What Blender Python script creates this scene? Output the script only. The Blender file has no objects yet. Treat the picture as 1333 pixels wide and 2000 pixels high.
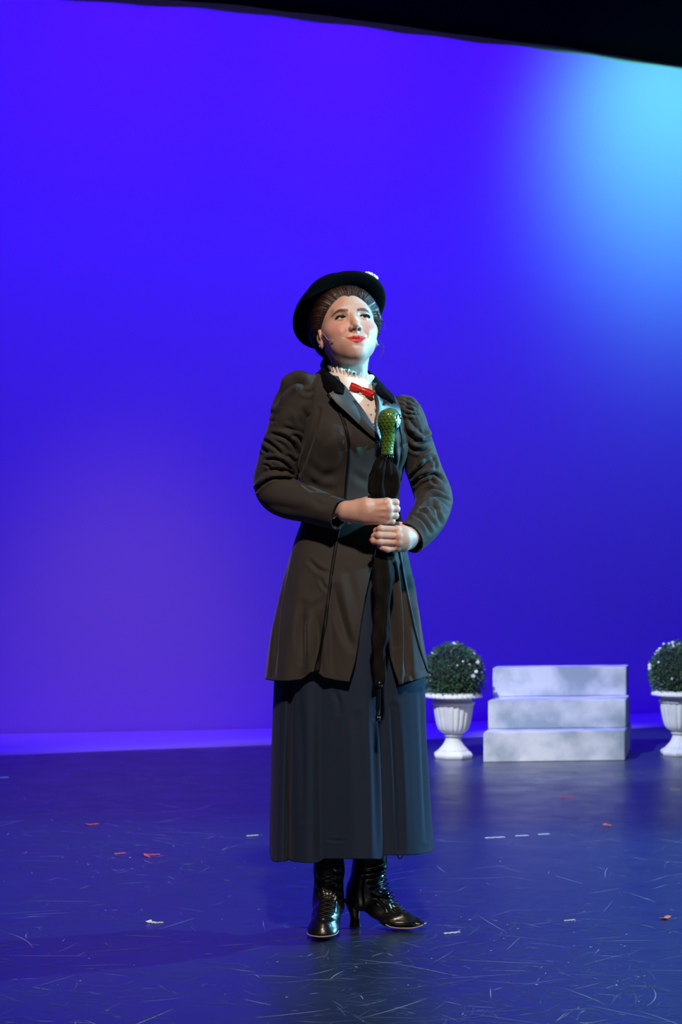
import bpy, bmesh, math, random
import numpy as np
from mathutils import Vector, Matrix, noise as mnoise
from mathutils.bvhtree import BVHTree

random.seed(7)
rng = np.random.default_rng(7)
C = bpy.context.scene
COL = C.collection

# ------------------------------------------------------------------ camera
FPX, HCAM, HOR = 4000.0, 1.08, 1041.0          # focal length in px of a 1333x2000 frame, lens height, horizon row
cam_d = bpy.data.cameras.new('camera')
cam = bpy.data.objects.new('camera', cam_d); COL.objects.link(cam)
cam_d.sensor_fit = 'VERTICAL'; cam_d.sensor_height = 36; cam_d.sensor_width = 24
cam_d.lens = 72; cam_d.shift_y = 41 / 2000
cam.location = (0, 0, HCAM); cam.rotation_euler = (math.pi / 2, 0, 0)
cam_d.dof.use_dof = True; cam_d.dof.focus_distance = 5.5; cam_d.dof.aperture_fstop = 6.3
C.camera = cam
C.view_settings.view_transform = 'Standard'; C.view_settings.look = 'None'
C.view_settings.gamma = 1; C.view_settings.use_curve_mapping = False
C.view_settings.exposure = 0.0

# ------------------------------------------------------------------ world and stage lights
wd = bpy.data.worlds.new('world'); C.world = wd; wd.use_nodes = True
wd.node_tree.nodes['Background'].inputs[0].default_value = (0.10, 0.16, 0.5, 1)
wd.node_tree.nodes['Background'].inputs[1].default_value = 0.012

def lamp(name, kind, loc, target, color, power, size=0.2, angle=40, blend=0.6, size_y=None):
    d = bpy.data.lights.new(name, kind); o = bpy.data.objects.new(name, d); COL.objects.link(o)
    d.color = color; d.energy = power
    if kind == 'SPOT':
        d.spot_size = math.radians(angle); d.spot_blend = blend; d.shadow_soft_size = size
    elif kind == 'AREA':
        d.shape = 'RECTANGLE'; d.size = size; d.size_y = size_y or size
    o.location = loc
    o.rotation_euler = (Vector(target) - Vector(loc)).to_track_quat('-Z', 'Y').to_euler()
    return o
# performers' light
lamp('front_spot', 'SPOT', (0.35, -1.4, 8.4), (0.0, 5.6, 1.1), (1.0, 0.78, 0.64), 3400, 0.30, 23, 0.5)
lamp('side_spot', 'SPOT', (5.3, 8.1, 2.5), (0.0, 5.6, 1.0), (0.18, 0.60, 1.0), 2300, 0.05, 50, 0.5)
lamp('box_boom_spot', 'SPOT', (6.2, 5.05, 3.0), (0.0, 5.6, 1.50), (0.22, 0.72, 1.0), 3200, 0.08, 12.5, 0.8)
lamp('prop_spot', 'SPOT', (-1.3, 5.9, 4.4), (1.12, 9.75, 0.12), (0.82, 0.90, 0.93), 1950, 0.08, 17.5, 0.45)
# backdrop wash
def strip_light(name, cx, off, z, tz, color, power, ln):
    u = Vector((math.cos(math.radians(19)), math.sin(math.radians(19)), 0)); nn = Vector((-u.y, u.x, 0))
    wc = Vector((cx, 11.42 + cx * .345, 0)); loc = wc - nn * off + Vector((0, 0, z)); tg = wc + Vector((0, 0, tz))
    o = lamp(name, 'AREA', loc, tg, color, power, ln, size_y=.3); d = (tg - loc).normalized()
    x = u; zz = -d; y = zz.cross(x); o.rotation_euler = Matrix((x, y, zz)).transposed().to_euler(); return o
strip_light('cyc_strip_top', 0.0, 2.3, 5.2, 2.2, (0.034, 0.0, 1.0), 255, 10)
strip_light('cyc_strip_low', -1.5, 2.6, 5.2, 0.6, (0.034, 0.0, 1.0), 180, 9)
def wall_spot(name, x, z, dx, dn, dz, color, power, size, ang):
    wc = Vector((x, 11.42 + x * .345, z)); nn = Vector((-math.sin(math.radians(19)), math.cos(math.radians(19)), 0))
    return lamp(name, 'SPOT', wc - nn * dn + Vector((dx, 0, dz)), wc, color, power, size, ang, 1.0)
wall_spot('cyc_cyan_spot', 1.95, 3.42, .25, 1.5, .75, (0.13, 1.0, 0.62), 135, .3, 64)
wall_spot('cyc_cyan_fill', 2.3, 2.9, .6, 2.4, 1.2, (0.05, 0.55, 0.8), 48, .3, 66)
wall_spot('cyc_magenta_a', -.05, 3.35, 0, 2.0, 1.6, (0.5, 0.0, 0.3), 10, .2, 34)
wall_spot('cyc_magenta_b', 1.05, 3.35, 0, 2.0, 1.6, (0.5, 0.0, 0.3), 9, .2, 32)
wall_spot('cyc_magenta_c', -1.2, 3.5, 0, 2.0, 1.6, (0.5, 0.0, 0.3), 10, .2, 34)
wall_spot('cyc_violet_floor', -1.2, .0, -.2, 3.1, 4.5, (0.52, 0.28, 0.22), 180, .3, 26)

# ------------------------------------------------------------------ helpers
def W(px, py, t=0.0, Y0=5.6):
    Y = Y0 - t
    return np.array([(px - 666.5) * Y / FPX, Y, HCAM - (py - HOR) * Y / FPX])
def smooth01(x, a, b): t = np.clip((x - a) / (b - a), 0, 1); return t * t * (3 - 2 * t)
def PX(V):
    V = np.asarray(V); return 666.5 + FPX * V[..., 0] / V[..., 1], HOR - FPX * (V[..., 2] - HCAM) / V[..., 1]

def mesh_from(name, V, F, mat=None, parent=None, smooth=True):
    me = bpy.data.meshes.new(name)
    V = np.asarray(V, np.float32)
    if isinstance(F, np.ndarray):
        n, k = F.shape
        me.vertices.add(len(V)); me.vertices.foreach_set('co', V.ravel())
        me.loops.add(n * k); me.loops.foreach_set('vertex_index', F.astype(np.int32).ravel())
        me.polygons.add(n); me.polygons.foreach_set('loop_start', np.arange(0, n * k, k, dtype=np.int32))
        me.update(calc_edges=True); me.validate()
    else:
        me.from_pydata([tuple(map(float, v)) for v in V], [], F); me.update()
    if smooth: me.polygons.foreach_set('use_smooth', [True] * len(me.polygons))
    o = bpy.data.objects.new(name, me); COL.objects.link(o)
    if mat is not None: me.materials.append(mat)
    if parent is not None:
        o.parent = parent; o.matrix_parent_inverse = Matrix.Translation(-world_of(parent))
    return o
def world_of(o):
    return Vector(o.location) if o.parent is None else Vector((0, 0, 0))
def empty(name, loc, label=None, cat=None, group=None):
    o = bpy.data.objects.new(name, None); COL.objects.link(o); o.location = loc; o.empty_display_size = 0.1
    tag(o, label, cat, group); return o
def tag(o, label=None, cat=None, group=None, kind=None):
    if label: o['label'] = label
    if cat: o['category'] = cat
    if group: o['group'] = group
    if kind: o['kind'] = kind
    return o
def grid_faces(nr, nc, closed=False):
    r = np.arange(nr - 1)[:, None]; c = np.arange(nc if closed else nc - 1)[None, :]
    c2 = (c + 1) % nc
    a = r * nc + c; b = r * nc + c2; d = (r + 1) * nc + c2; e = (r + 1) * nc + c
    return np.stack([a, b, d, e], -1).reshape(-1, 4)
def solidify(o, th, off=-1):
    m = o.modifiers.new('solid', 'SOLIDIFY'); m.thickness = th; m.offset = off; return o
def subsurf(o, n=1):
    m = o.modifiers.new('sub', 'SUBSURF'); m.levels = n; m.render_levels = n; return o

def interp(pts, n):
    """Catmull-Rom through pts (k,d) -> (n,d)"""
    P = np.asarray(pts, float); k = len(P)
    if k == 2: return P[0] + (P[1] - P[0]) * np.linspace(0, 1, n)[:, None]
    E = np.vstack([2 * P[0] - P[1], P, 2 * P[-1] - P[-2]])
    L = np.concatenate([[0], np.cumsum(np.linalg.norm(np.diff(P[:, :2], axis=0), axis=1) + 1e-9)])
    s = np.linspace(0, L[-1], n); i = np.clip(np.searchsorted(L, s, side='right') - 1, 0, k - 2)
    u = ((s - L[i]) / (L[i + 1] - L[i]))[:, None]
    p0, p1, p2, p3 = E[i], E[i + 1], E[i + 2], E[i + 3]
    return 0.5 * (2 * p1 + (p2 - p0) * u + (2 * p0 - 5 * p1 + 4 * p2 - p3) * u ** 2 + (3 * p1 - p0 - 3 * p2 + p3) * u ** 3)
def smooth_path(P, k=3):
    P = np.array(P)
    for _ in range(k): P[1:-1] = (P[:-2] + 2 * P[1:-1] + P[2:]) / 4
    return P
def tube_data(P, R, nc=10, caps=True, up=(0, 0, 1)):
    P = np.asarray(P, float); n = len(P); R = np.broadcast_to(np.asarray(R, float), (n,))
    T = np.gradient(P, axis=0); T /= np.linalg.norm(T, axis=1)[:, None] + 1e-12
    u = np.cross(np.array(up, float), T[0])
    if np.linalg.norm(u) < 1e-3: u = np.cross((1, 0, 0), T[0])
    u /= np.linalg.norm(u); A = np.linspace(0, 2 * np.pi, nc, endpoint=False); V = []
    for i in range(n):
        u = u - T[i] * u.dot(T[i]); u /= np.linalg.norm(u); w = np.cross(T[i], u)
        V.append(P[i] + R[i] * (np.cos(A)[:, None] * u + np.sin(A)[:, None] * w))
    V = np.concatenate(V); F = [list(map(int, f)) for f in grid_faces(n, nc, True)]
    if caps: F.append(list(range(nc))[::-1]); F.append([(n - 1) * nc + j for j in range(nc)])
    return V, F
class MB:
    def __init__(s): s.V = []; s.F = []; s.n = 0
    def add(s, V, F):
        s.V.append(np.asarray(V, float)); s.F += [[int(i) + s.n for i in f] for f in F]; s.n += len(V); return s
    def tube(s, P, R, nc=8, **k): return s.add(*tube_data(P, R, nc, **k))
    def ball(s, c, r, n=8, rot=None):
        a = np.linspace(0, np.pi, n); b = np.linspace(0, 2 * np.pi, 2 * n, endpoint=False)
        V = np.stack([np.sin(a)[:, None] * np.cos(b), np.sin(a)[:, None] * np.sin(b), np.cos(a)[:, None] + 0 * b], -1).reshape(-1, 3)
        V = V * np.asarray(r)
        if rot is not None: V = V @ np.asarray(rot).T
        return s.add(V + np.asarray(c), grid_faces(n, 2 * n, True))
    def box(s, lo, hi):
        x0, y0, z0 = lo; x1, y1, z1 = hi
        V = [(x0, y0, z0), (x1, y0, z0), (x1, y1, z0), (x0, y1, z0), (x0, y0, z1), (x1, y0, z1), (x1, y1, z1), (x0, y1, z1)]
        return s.add(V, [(0, 3, 2, 1), (4, 5, 6, 7), (0, 1, 5, 4), (1, 2, 6, 5), (2, 3, 7, 6), (3, 0, 4, 7)])
    def build(s, name, mat, parent=None, smooth=True): return mesh_from(name, np.concatenate(s.V), s.F, mat, parent, smooth)

# ------------------------------------------------------------------ materials
def mat(name, color=(.5, .5, .5), rough=.6, metal=0, spec=.5, bump=None, var=None, sheen=0, sss=0, coat=0, attr=None):
    m = bpy.data.materials.new(name); m.use_nodes = True; N = m.node_tree.nodes; L = m.node_tree.links
    b = N['Principled BSDF']; I = b.inputs
    I['Base Color'].default_value = (*color, 1); I['Roughness'].default_value = rough; I['Metallic'].default_value = metal
    I['Specular IOR Level'].default_value = spec
    if sheen: I['Sheen Weight'].default_value = sheen; I['Sheen Roughness'].default_value = .4
    if coat: I['Coat Weight'].default_value = coat; I['Coat Roughness'].default_value = .12
    if sss: I['Subsurface Weight'].default_value = sss; I['Subsurface Radius'].default_value = (.012, .005, .003); I['Subsurface Scale'].default_value = 1.0
    tc = N.new('ShaderNodeTexCoord')
    if attr:
        a = N.new('ShaderNodeAttribute'); a.attribute_name = attr; L.new(a.outputs['Color'], I['Base Color'])
    if var:      # (scale, amount, second colour)
        n = N.new('ShaderNodeTexNoise'); n.inputs['Scale'].default_value = var[0]; n.inputs['Detail'].default_value = 6
        L.new(tc.outputs['Object'], n.inputs['Vector'])
        r = N.new('ShaderNodeValToRGB'); r.color_ramp.elements[0].position = .5 - var[1]; r.color_ramp.elements[1].position = .5 + var[1]
        r.color_ramp.elements[0].color = (*var[2], 1); r.color_ramp.elements[1].color = (*color, 1)
        L.new(n.outputs['Fac'], r.inputs['Fac']); L.new(r.outputs['Color'], I['Base Color'])
    if bump:     # (scale, strength, distance, stretch)
        n = N.new('ShaderNodeTexNoise'); n.inputs['Scale'].default_value = bump[0]; n.inputs['Detail'].default_value = 3
        mp = N.new('ShaderNodeMapping'); mp.inputs['Scale'].default_value = bump[3] if len(bump) > 3 else (1, 1, 1)
        L.new(tc.outputs['Object'], mp.inputs['Vector']); L.new(mp.outputs['Vector'], n.inputs['Vector'])
        bp = N.new('ShaderNodeBump'); bp.inputs['Strength'].default_value = bump[1]; bp.inputs['Distance'].default_value = bump[2]
        L.new(n.outputs['Fac'], bp.inputs['Height']); L.new(bp.outputs['Normal'], I['Normal'])
    return m
M = dict(
    skin=mat('skin', (.8, .5, .4), .48, attr='Col', sss=.10, bump=(500, .08, .0006)),
    sclera=mat('eye_white', (.72, .70, .70), .12), iris=mat('iris_brown', (.035, .018, .01), .1), pupil=mat('pupil', (.003, .003, .003), .08),
    lash=mat('lash', (.006, .004, .004), .6), hair=mat('dark_brown_hair', (.040, .016, .010), .42, bump=(300, .5, .002, (1, 1, .15)), spec=.5),
    coat=mat('charcoal_twill', (.041, .038, .035), .75, spec=.18, sheen=.10, bump=(900, .15, .0006)),
    satin=mat('grey_lapel', (.058, .062, .066), .42, spec=.5, bump=(900, .10, .0004)),
    velvet=mat('black_velvet', (.003, .003, .004), .95, spec=.08), piping=mat('black_piping', (.004, .004, .005), .55, spec=.2),
    skirt=mat('slate_skirt_cloth', (.0150, .0270, .052), .8, spec=.2, sheen=.05, bump=(900, .15, .0006)),
    blouse=mat('ivory_cotton', (.90, .86, .80), .8, bump=(400, .2, .001)), ribbon=mat('red_satin', (.78, .03, .018), .28),
    pearl=mat('pearl_button', (.75, .72, .68), .25), leather=mat('black_leather', (.006, .006, .006), .30, spec=.6, bump=(120, .35, .0015)),
    sole=mat('sole_edge', (.42, .38, .34), .6), heel=mat('heel_black', (.008, .007, .007), .35), lace=mat('lace', (.012, .011, .010), .6),
    felt=mat('black_hat_felt', (.003, .003, .004), .95, spec=.1), flower=mat('white_petals', (.85, .83, .82), .7),
    metal=mat('silver', (.8, .8, .8), .25, 1), button=mat('dark_button', (.02, .016, .014), .25), wire=mat('flesh_wire', (.75, .58, .50), .4),
    scale=mat('green_scales', (.105, .20, .028), .30, var=(60, .25, (.055, .13, .02)), coat=.5),
    scale_gap=mat('dark_green_paint', (.020, .042, .012), .5),
    enamel=mat('white_enamel', (.8, .82, .78), .25), black=mat('black_paint', (.004, .004, .004), .25),
    canopy=mat('black_umbrella_cloth', (.0035, .0030, .0030), .85, spec=.2, bump=(60, .4, .003, (1, 1, .2))), shaft=mat('umbrella_tip_black', (.006, .006, .006), .3),
    nail=mat('red_nail', (.7, .01, .01), .15),
    stone=mat('painted_stone', (.66, .69, .73), .8, var=(4.5, .10, (.30, .36, .42)), bump=(40, .25, .004)),
    urn=mat('white_urn', (.74, .77, .80), .7, var=(9, .3, (.55, .57, .60)), bump=(30, .2, .003)),
    moss=mat('boxwood_core', (.006, .014, .008), .9), leaf=mat('boxwood_leaf', (.06, .16, .065), .45, var=(80, .2, (.024, .068, .034))),
    petal=mat('bush_flower', (.8, .82, .86), .7), drape=mat('black_drape', (.002, .002, .002), 1, spec=0),
    cyc=mat('cyclorama_cloth', (.78, .62, .82), .95, spec=0, bump=(700, .25, .002)),
    scuff=mat('scuffed_vinyl', (.048, .072, .105), .42), scratch=mat('scratched_vinyl', (.30, .38, .42), .5), speck=mat('pale_speck', (.5, .55, .58), .6),
    pink=mat('pink_spike_tape', (.9, .16, .12), .5), white=mat('white_spike_tape', (.7, .75, .75), .5), cream=mat('cream_tape', (.75, .78, .45), .5), orange=mat('orange_tape', (.85, .28, .12), .5), teal=mat('teal_tape', (.25, .75, .75), .5),
)
def floor_material():
    m = bpy.data.materials.new('stage_vinyl'); m.use_nodes = True; N = m.node_tree.nodes; L = m.node_tree.links
    b = N['Principled BSDF']; I = b.inputs; I['Specular IOR Level'].default_value = .5; I['IOR'].default_value = 2.3
    tc = N.new('ShaderNodeTexCoord'); tot = None
    def math_(op, a, c):
        n = N.new('ShaderNodeMath'); n.operation = op; n.use_clamp = True
        for i, v in enumerate((a, c)):
            if isinstance(v, (int, float)): n.inputs[i].default_value = v
            else: L.new(v, n.inputs[i])
        return n.outputs[0]
    def rng_(v, a, c, o0=0, o1=1):
        n = N.new('ShaderNodeMapRange'); n.inputs[1].default_value = a; n.inputs[2].default_value = c
        n.inputs[3].default_value = o0; n.inputs[4].default_value = o1; L.new(v, n.inputs[0]); return n.outputs[0]
    v = N.new('ShaderNodeTexVoronoi'); v.inputs['Scale'].default_value = 5.5; L.new(tc.outputs['Object'], v.inputs['Vector'])
    dots = rng_(v.outputs['Distance'], .012, .022, 1, 0)
    n3 = N.new('ShaderNodeTexNoise'); n3.inputs['Scale'].default_value = 1.3; n3.inputs['Detail'].default_value = 5; L.new(tc.outputs['Object'], n3.inputs['Vector'])
    base = N.new('ShaderNodeMix'); base.data_type = 'RGBA'; L.new(n3.outputs['Fac'], base.inputs['Factor'])
    base.inputs['A'].default_value = (.011, .021, .042, 1); base.inputs['B'].default_value = (.019, .034, .064, 1)
    
    mx2 = N.new('ShaderNodeMix'); mx2.data_type = 'RGBA'; L.new(dots, mx2.inputs['Factor']); L.new(base.outputs['Result'], mx2.inputs['A']); mx2.inputs['B'].default_value = (.4, .45, .5, 1)
    L.new(mx2.outputs['Result'], I['Base Color'])
    n4 = N.new('ShaderNodeTexNoise'); n4.inputs['Scale'].default_value = 6; n4.inputs['Detail'].default_value = 6; L.new(tc.outputs['Object'], n4.inputs['Vector'])
    L.new(rng_(n4.outputs['Fac'], .3, .7, .27, .38), I['Roughness'])
    bp = N.new('ShaderNodeBump'); bp.inputs['Strength'].default_value = .25; bp.inputs['Distance'].default_value = .001
    L.new(n4.outputs['Fac'], bp.inputs['Height']); L.new(bp.outputs['Normal'], I['Normal'])
    return m
M['floor'] = floor_material()
for k_ in ('scuff', 'scratch'): M[k_].node_tree.nodes['Principled BSDF'].inputs['IOR'].default_value = 2.2

# ------------------------------------------------------------------ stage shell
fb = MB(); fb.box((-11, -1, -.04), (11, 17, 0))
FLOOR = fb.build('floor', M['floor'], smooth=False); tag(FLOOR, kind='structure')

# scuffs and scratches worn into the dance floor
rf_ = np.random.default_rng(11)
def scratches(name, n, lmin, lmax, wmin, wmax, m, curl):
    V, F, k0 = [], [], 0
    for i in range(n):
        y = 4.2 + 5.2 * rf_.random(); x = rf_.uniform(-.19, .19) * y; a = rf_.uniform(-1.3, 1.3) if rf_.random() < .75 else rf_.uniform(0, math.pi)
        if mnoise.noise(Vector((x * 1.1, y * .9, 4))) < rf_.uniform(-.6, .35): continue
        Ln = lmin + (lmax - lmin) * rf_.random() ** 3; w = rf_.uniform(wmin, wmax); c = rf_.normal(0, curl); q = np.linspace(0, 1, 7); ang = a + c * q
        P = np.cumsum(np.stack([np.cos(ang), np.sin(ang)], 1) * Ln / 6, axis=0) + [x, y]; nn_ = np.stack([-np.sin(ang), np.cos(ang)], 1) * (w * np.sin(np.pi * (q * .94 + .03)))[:, None] / 2
        z = .0003 + .0002 * rf_.random()
        for p, d in zip(P, nn_): V += [(p[0] - d[0], p[1] - d[1], z), (p[0] + d[0], p[1] + d[1], z)]
        F += [(k0 + 2 * j, k0 + 2 * j + 2, k0 + 2 * j + 3, k0 + 2 * j + 1) for j in range(6)]; k0 += 14
    o = mesh_from(name, np.array(V), F, m, FLOOR, smooth=False); tag(o, kind='stuff')
scratches('scuff_marks', 12000, .02, .17, .0010, .0050, M['scuff'], .2)
scratches('scratches', 1300, .02, .26, .0008, .0030, M['scratch'], .25)
scratches('specks', 260, .004, .016, .003, .007, M['speck'], .1)

base_pts = [(-10, 8.8), (-6, 9.9), (-1.80, 10.83), (-.40, 11.08), (.7, 11.45), (1.72, 12.03), (2.03, 12.17), (6, 14.2), (10, 15.9)]
bx_ = np.array(base_pts); wx = np.linspace(-10, 10, 240)
def wallY(x): return np.interp(x, bx_[:, 0], bx_[:, 1])
wy = np.convolve(np.pad(wallY(wx), 10, mode='edge'), np.ones(21) / 21, mode='valid')
wy[:10] = wallY(wx[:10]); wy[-10:] = wallY(wx[-10:])
zs = np.linspace(0.005, 6.5, 60)
V = np.array([[x, y + .006 * math.sin(x * 1.7 + z * .6), z] for z in zs for x, y in zip(wx, wy)])
tag(mesh_from('wall_back', V, grid_faces(60, 240), M['cyc']), kind='structure')
# loose foot of the backdrop cloth lying on the floor towards the audience
ft = np.interp(wx, [-6, -1.65, -.35, 1.64, 2.0, 6], [.98, .90, .70, .66, .64, .5])
V = []
for k in range(14):
    s = k / 13
    for x, y, w in zip(wx, wy, ft):
        z = .022 + .006 * math.sin(x * 5 + s * 4) * s - (0.03 * max(0, (s - .9) / .1) ** 2)
        V.append([x, y - w * s - .012 * math.sin(x * 3.1) * s, z])
o = mesh_from('trim_1', np.array(V), grid_faces(14, 240), M['cyc']); solidify(o, .008, 1)
tag(o, kind='structure')
# black border drape hanging in front of the backdrop
V = []
for z in np.linspace(0, 1, 24):
    for i, (x, y) in enumerate(zip(wx, wy)):
        zb = float(np.interp(x, [-6, -.51, -.18, .35, .6, 1.11, 1.98, 6], [4.02, 3.922, 3.905, 3.874, 3.870, 3.864, 3.850, 3.80])) + .003 * math.sin(x * 6.1)
        V.append([x, y - .045 + .008 * math.sin(x * 14 + z), zb + (6.4 - zb) * z])
o = mesh_from('wall_border', np.array(V), grid_faces(24, 240), M['drape']); solidify(o, .006)
o.name = 'stage_border'; tag(o, kind='structure')

# ------------------------------------------------------------------ painted steps
st = empty('step_unit', (1.03, 9.8, 0), 'three-tier white painted wooden step block between the two urns', 'steps')
rs = random.Random(3)
def step_box(FL, FR, depth, z0, z1):
    """one tier: front edge FL-FR, sides running back parallel"""
    d = Vector((.20, .98)) * depth; P = [Vector(FL), Vector(FR), Vector(FR) + d, Vector(FL) + d]
    bm = bmesh.new(); lo = [bm.verts.new((p.x, p.y, z0)) for p in P]; hi = [bm.verts.new((p.x, p.y, z1)) for p in P]
    bm.faces.new(lo[::-1]); bm.faces.new(hi)
    for i in range(4): bm.faces.new((lo[i], lo[(i + 1) % 4], hi[(i + 1) % 4], hi[i]))
    bmesh.ops.bevel(bm, geom=bm.edges[:], offset=.003, segments=2, affect='EDGES')
    me = bpy.data.meshes.new('step'); bm.to_mesh(me); bm.free(); me.materials.append(M['stone'])
    o = bpy.data.objects.new('step', me); COL.objects.link(o); o.parent = st; o.matrix_parent_inverse = Matrix.Translation(-Vector(st.location)); return o
step_box((.671, 9.643), (1.349, 9.73), .50, 0, .1405)
step_box((.705, 9.807), (1.375, 9.884), .34, .141, .2765)
step_box((.744, 10.04), (1.412, 10.13), .17, .277, .418)

# ------------------------------------------------------------------ urns with clipped bushes
def urn(loc, label, rot, flowers, seed):
    r_ = random.Random(seed); th = empty('planted_urn', loc, label, 'planter', 'planted urns flanking the steps')
    lx, ly, _ = loc
    def lathe(name, prof, nf=0, amp=0, nc=144, mat_=M['urn'], octa=False, tw=0):
        nr = len(prof); A = np.linspace(0, 2 * np.pi, nc, endpoint=False) + rot; V = []
        for r, z, k in prof:
            rr = np.full(nc, r)
            if nf: rr = rr * (1 - amp * k * np.abs(np.sin(A * nf / 2 + tw * z)) ** .5 * -1 - amp * k)
            if octa: 
                q = ((A + np.pi / 8) % (np.pi / 4)) - np.pi / 8
                rr = rr * (1 + k * (np.cos(np.pi / 8) / np.cos(q) - 1))
            V += [[lx + a * math.cos(t), ly + a * math.sin(t), z] for a, t in zip(rr, A)]
        return mesh_from(name, np.array(V), grid_faces(nr, nc, True), mat_, th)
    p = interp([(.092, 0), (.097, .008), (.096, .022), (.070, .040), (.050, .062), (.038, .085), (.036, .104)], 30)
    lathe('foot', [(a, z, min(1, (.05 - z) / .02) if z < .05 else 0) for a, z in p], octa=True)
    q = lathe('foot_flute', [(a + .0012, z, 1) for a, z in p[12:]], 22, .05)
    a = [(.036, .102, 0), (.044, .104, 0), (.047, .109, 0), (.044, .115, 0), (.036, .118, 0)]
    lathe('neck_ring', a)
    bp = interp([(.030, .112), (.052, .120), (.070, .134), (.081, .158), (.089, .195), (.095, .230), (.098, .256)], 34)
    lathe('bowl', [(r, z, 1) for r, z in bp], 20, .085, 240)
    lathe('bowl_ring', [(.094, .252, 0), (.101, .256, 0), (.105, .262, 0), (.103, .270, 0), (.096, .273, 0)])
    lathe('bowl_neck', [(.093, .265, 0), (.090, .285, 0), (.096, .300, 0), (.11, .304, 0)])
    lathe('rim', [(.09, .296, 0), (.128, .290, .2), (.140, .292, .6), (.139, .300, 1), (.132, .311, 1), (.120, .317, 1), (.10, .314, 0), (.06, .30, 0)], 34, .06, 340, tw=60)
    # foliage
    cz, R0 = .400, .137
    mb = MB(); mb.ball((lx, ly, cz), (R0 * .93, R0 * .93, R0 * .9), 20); mb.build('bush_core', M['moss'], th)
    Vs, Fs, n = [], [], 0
    for i in range(5200):
        d = Vector((r_.gauss(0, 1), r_.gauss(0, 1), r_.gauss(0, 1))).normalized()
        if d.z < -.62: continue
        rad = R0 * (1 + r_.uniform(-.10, .09) + .05 * mnoise.noise(d * 4 + Vector((seed, 0, 0)))) * (1.0 if d.z > 0 else 1.03)
        c = Vector((lx, ly, cz)) + Vector((d.x * rad, d.y * rad, d.z * rad * 1.02))
        ax = (d + Vector((r_.uniform(-1, 1), r_.uniform(-1, 1), r_.uniform(-1, 1))) * .9).normalized()
        sd = ax.cross(Vector((r_.uniform(-1, 1), r_.uniform(-1, 1), r_.uniform(-1, 1)))).normalized(); nn = ax.cross(sd)
        l, w = r_.uniform(.009, .016), r_.uniform(.0028, .005)
        Vs += [c, c + ax * l * .5 + sd * w + nn * .001, c + ax * l, c + ax * l * .5 - sd * w + nn * .001]
        Fs.append((n, n + 1, n + 2, n + 3)); n += 4
    o = mesh_from('foliage', np.array([tuple(v) for v in Vs]), Fs, M['leaf'], th, smooth=False); tag(o, kind='stuff')
    for (dx, dz, s) in flowers:
        yy = -math.sqrt(max(.0004, (R0 * 1.04) ** 2 - dx * dx - (dz - cz) ** 2)) if dx * dx + (dz - cz) ** 2 < (R0 * 1.04) ** 2 else 0
        mb = MB(); c = np.array([lx + dx, ly + yy, dz])
        for k in range(5):
            a_ = k * 2 * math.pi / 5 + s * 900
            mb.ball(c + np.array([math.cos(a_) * s * .55, -.3 * s, math.sin(a_) * s * .55]), (s * .52, s * .45, s * .52), 6)
        mb.ball(c + np.array([0, -s * .5, 0]), s * .45, 6); mb.build('flower', M['petal'], th)
    return th
urn((.540, 9.845, 0), 'white fluted urn with clipped round bush, left of the steps', .1,
    [(.005, .547, .010), (.020, .543, .006), (.113, .462, .010), (.104, .420, .009), (.088, .400, .011), (.143, .398, .008), (.135, .412, .005), (.098, .500, .007), (.114, .478, .006), (-.100, .500, .009), (.040, .470, .005), (.012, .452, .004), (.070, .455, .005)], 1)
urn((1.652, 9.97, 0), 'white fluted urn with round flowering bush, right of the steps at the frame edge', .35,
    [(-.098, .512, .011), (-.108, .504, .010), (-.148, .435, .010), (-.148, .420, .009), (-.035, .545, .009), (-.055, .540, .007), (-.040, .530, .009), (-.015, .538, .009), (-.12, .49, .006), (-.08, .54, .006), (-.115, .455, .006), (-.06, .38, .006), (.02, .40, .008)], 2)

# ------------------------------------------------------------------ bits of tape and marks on the floor
def floorpt(px, py): Y = FPX * HCAM / (py - HOR); return ((px - 666.5) * Y / FPX, Y, 0)
def strip(name, x0, y0, x1, y1, w, m, label, cat='tape', tail=False, group=None):
    a = Vector(floorpt(x0, y0)); b = Vector(floorpt(x1, y1)); d = b - a; n = Vector((-d.y, d.x, 0)).normalized() * w
    V, F = [], []; k = 7
    for i in range(k):
        s = i / (k - 1); c = a + d * s; ww = n * (1 - .35 * abs(math.sin(i * 2.3))) * (1.6 if tail and i < 2 else 1)
        zz = .0015 + (.004 if (tail and i == 0) else 0.0012 * (i % 2))
        V += [c - ww + Vector((0, 0, zz)), c + ww + Vector((0, 0, zz + .001))]
    for i in range(k - 1): F.append((2 * i, 2 * i + 2, 2 * i + 3, 2 * i + 1))
    o = mesh_from(name, np.array([tuple(v) for v in V]), F, m, smooth=False); solidify(o, .0012, 0)
    if name == 'tape_mark' and not group: group = 'tape marks on the stage floor'
    return tag(o, label, cat, group)
strip('tape_mark', 168, 1612, 193, 1610, .006, M['pink'], 'pink tape scrap on the floor left of the skirt, farthest of the left three', tail=True)
strip('tape_mark', 224, 1669, 245, 1667, .006, M['pink'], 'short plain pink tape dash on the floor left of the skirt')
strip('tape_mark', 281, 1671, 313, 1670, .006, M['pink'], 'long pink tape scrap with a hooked end, nearest the skirt on its left', tail=True)
strip('tape_hook', 281, 1671, 292, 1675, .005, M['pink'], 'small pink hooked tape end turned toward the audience left of the skirt')
strip('tape_mark', 1095, 1558, 1122, 1558, .007, M['pink'], 'thin pink tape scrap on the floor in front of the step block')
strip('tape_scrap', 1181, 1612, 1194, 1613, .012, M['orange'], 'tiny orange scrap on the floor before the steps', 'scrap', tail=True)
strip('tape_scrap', 1297, 1797, 1309, 1790, .008, M['orange'], 'crumpled orange scrap on the floor near the right frame edge', 'scrap', tail=True)
strip('paper_scrap', 290, 1802, 305, 1804, .008, M['cream'], 'curled cream paper scrap on the floor above the long shadow', 'scrap', tail=True)
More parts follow.
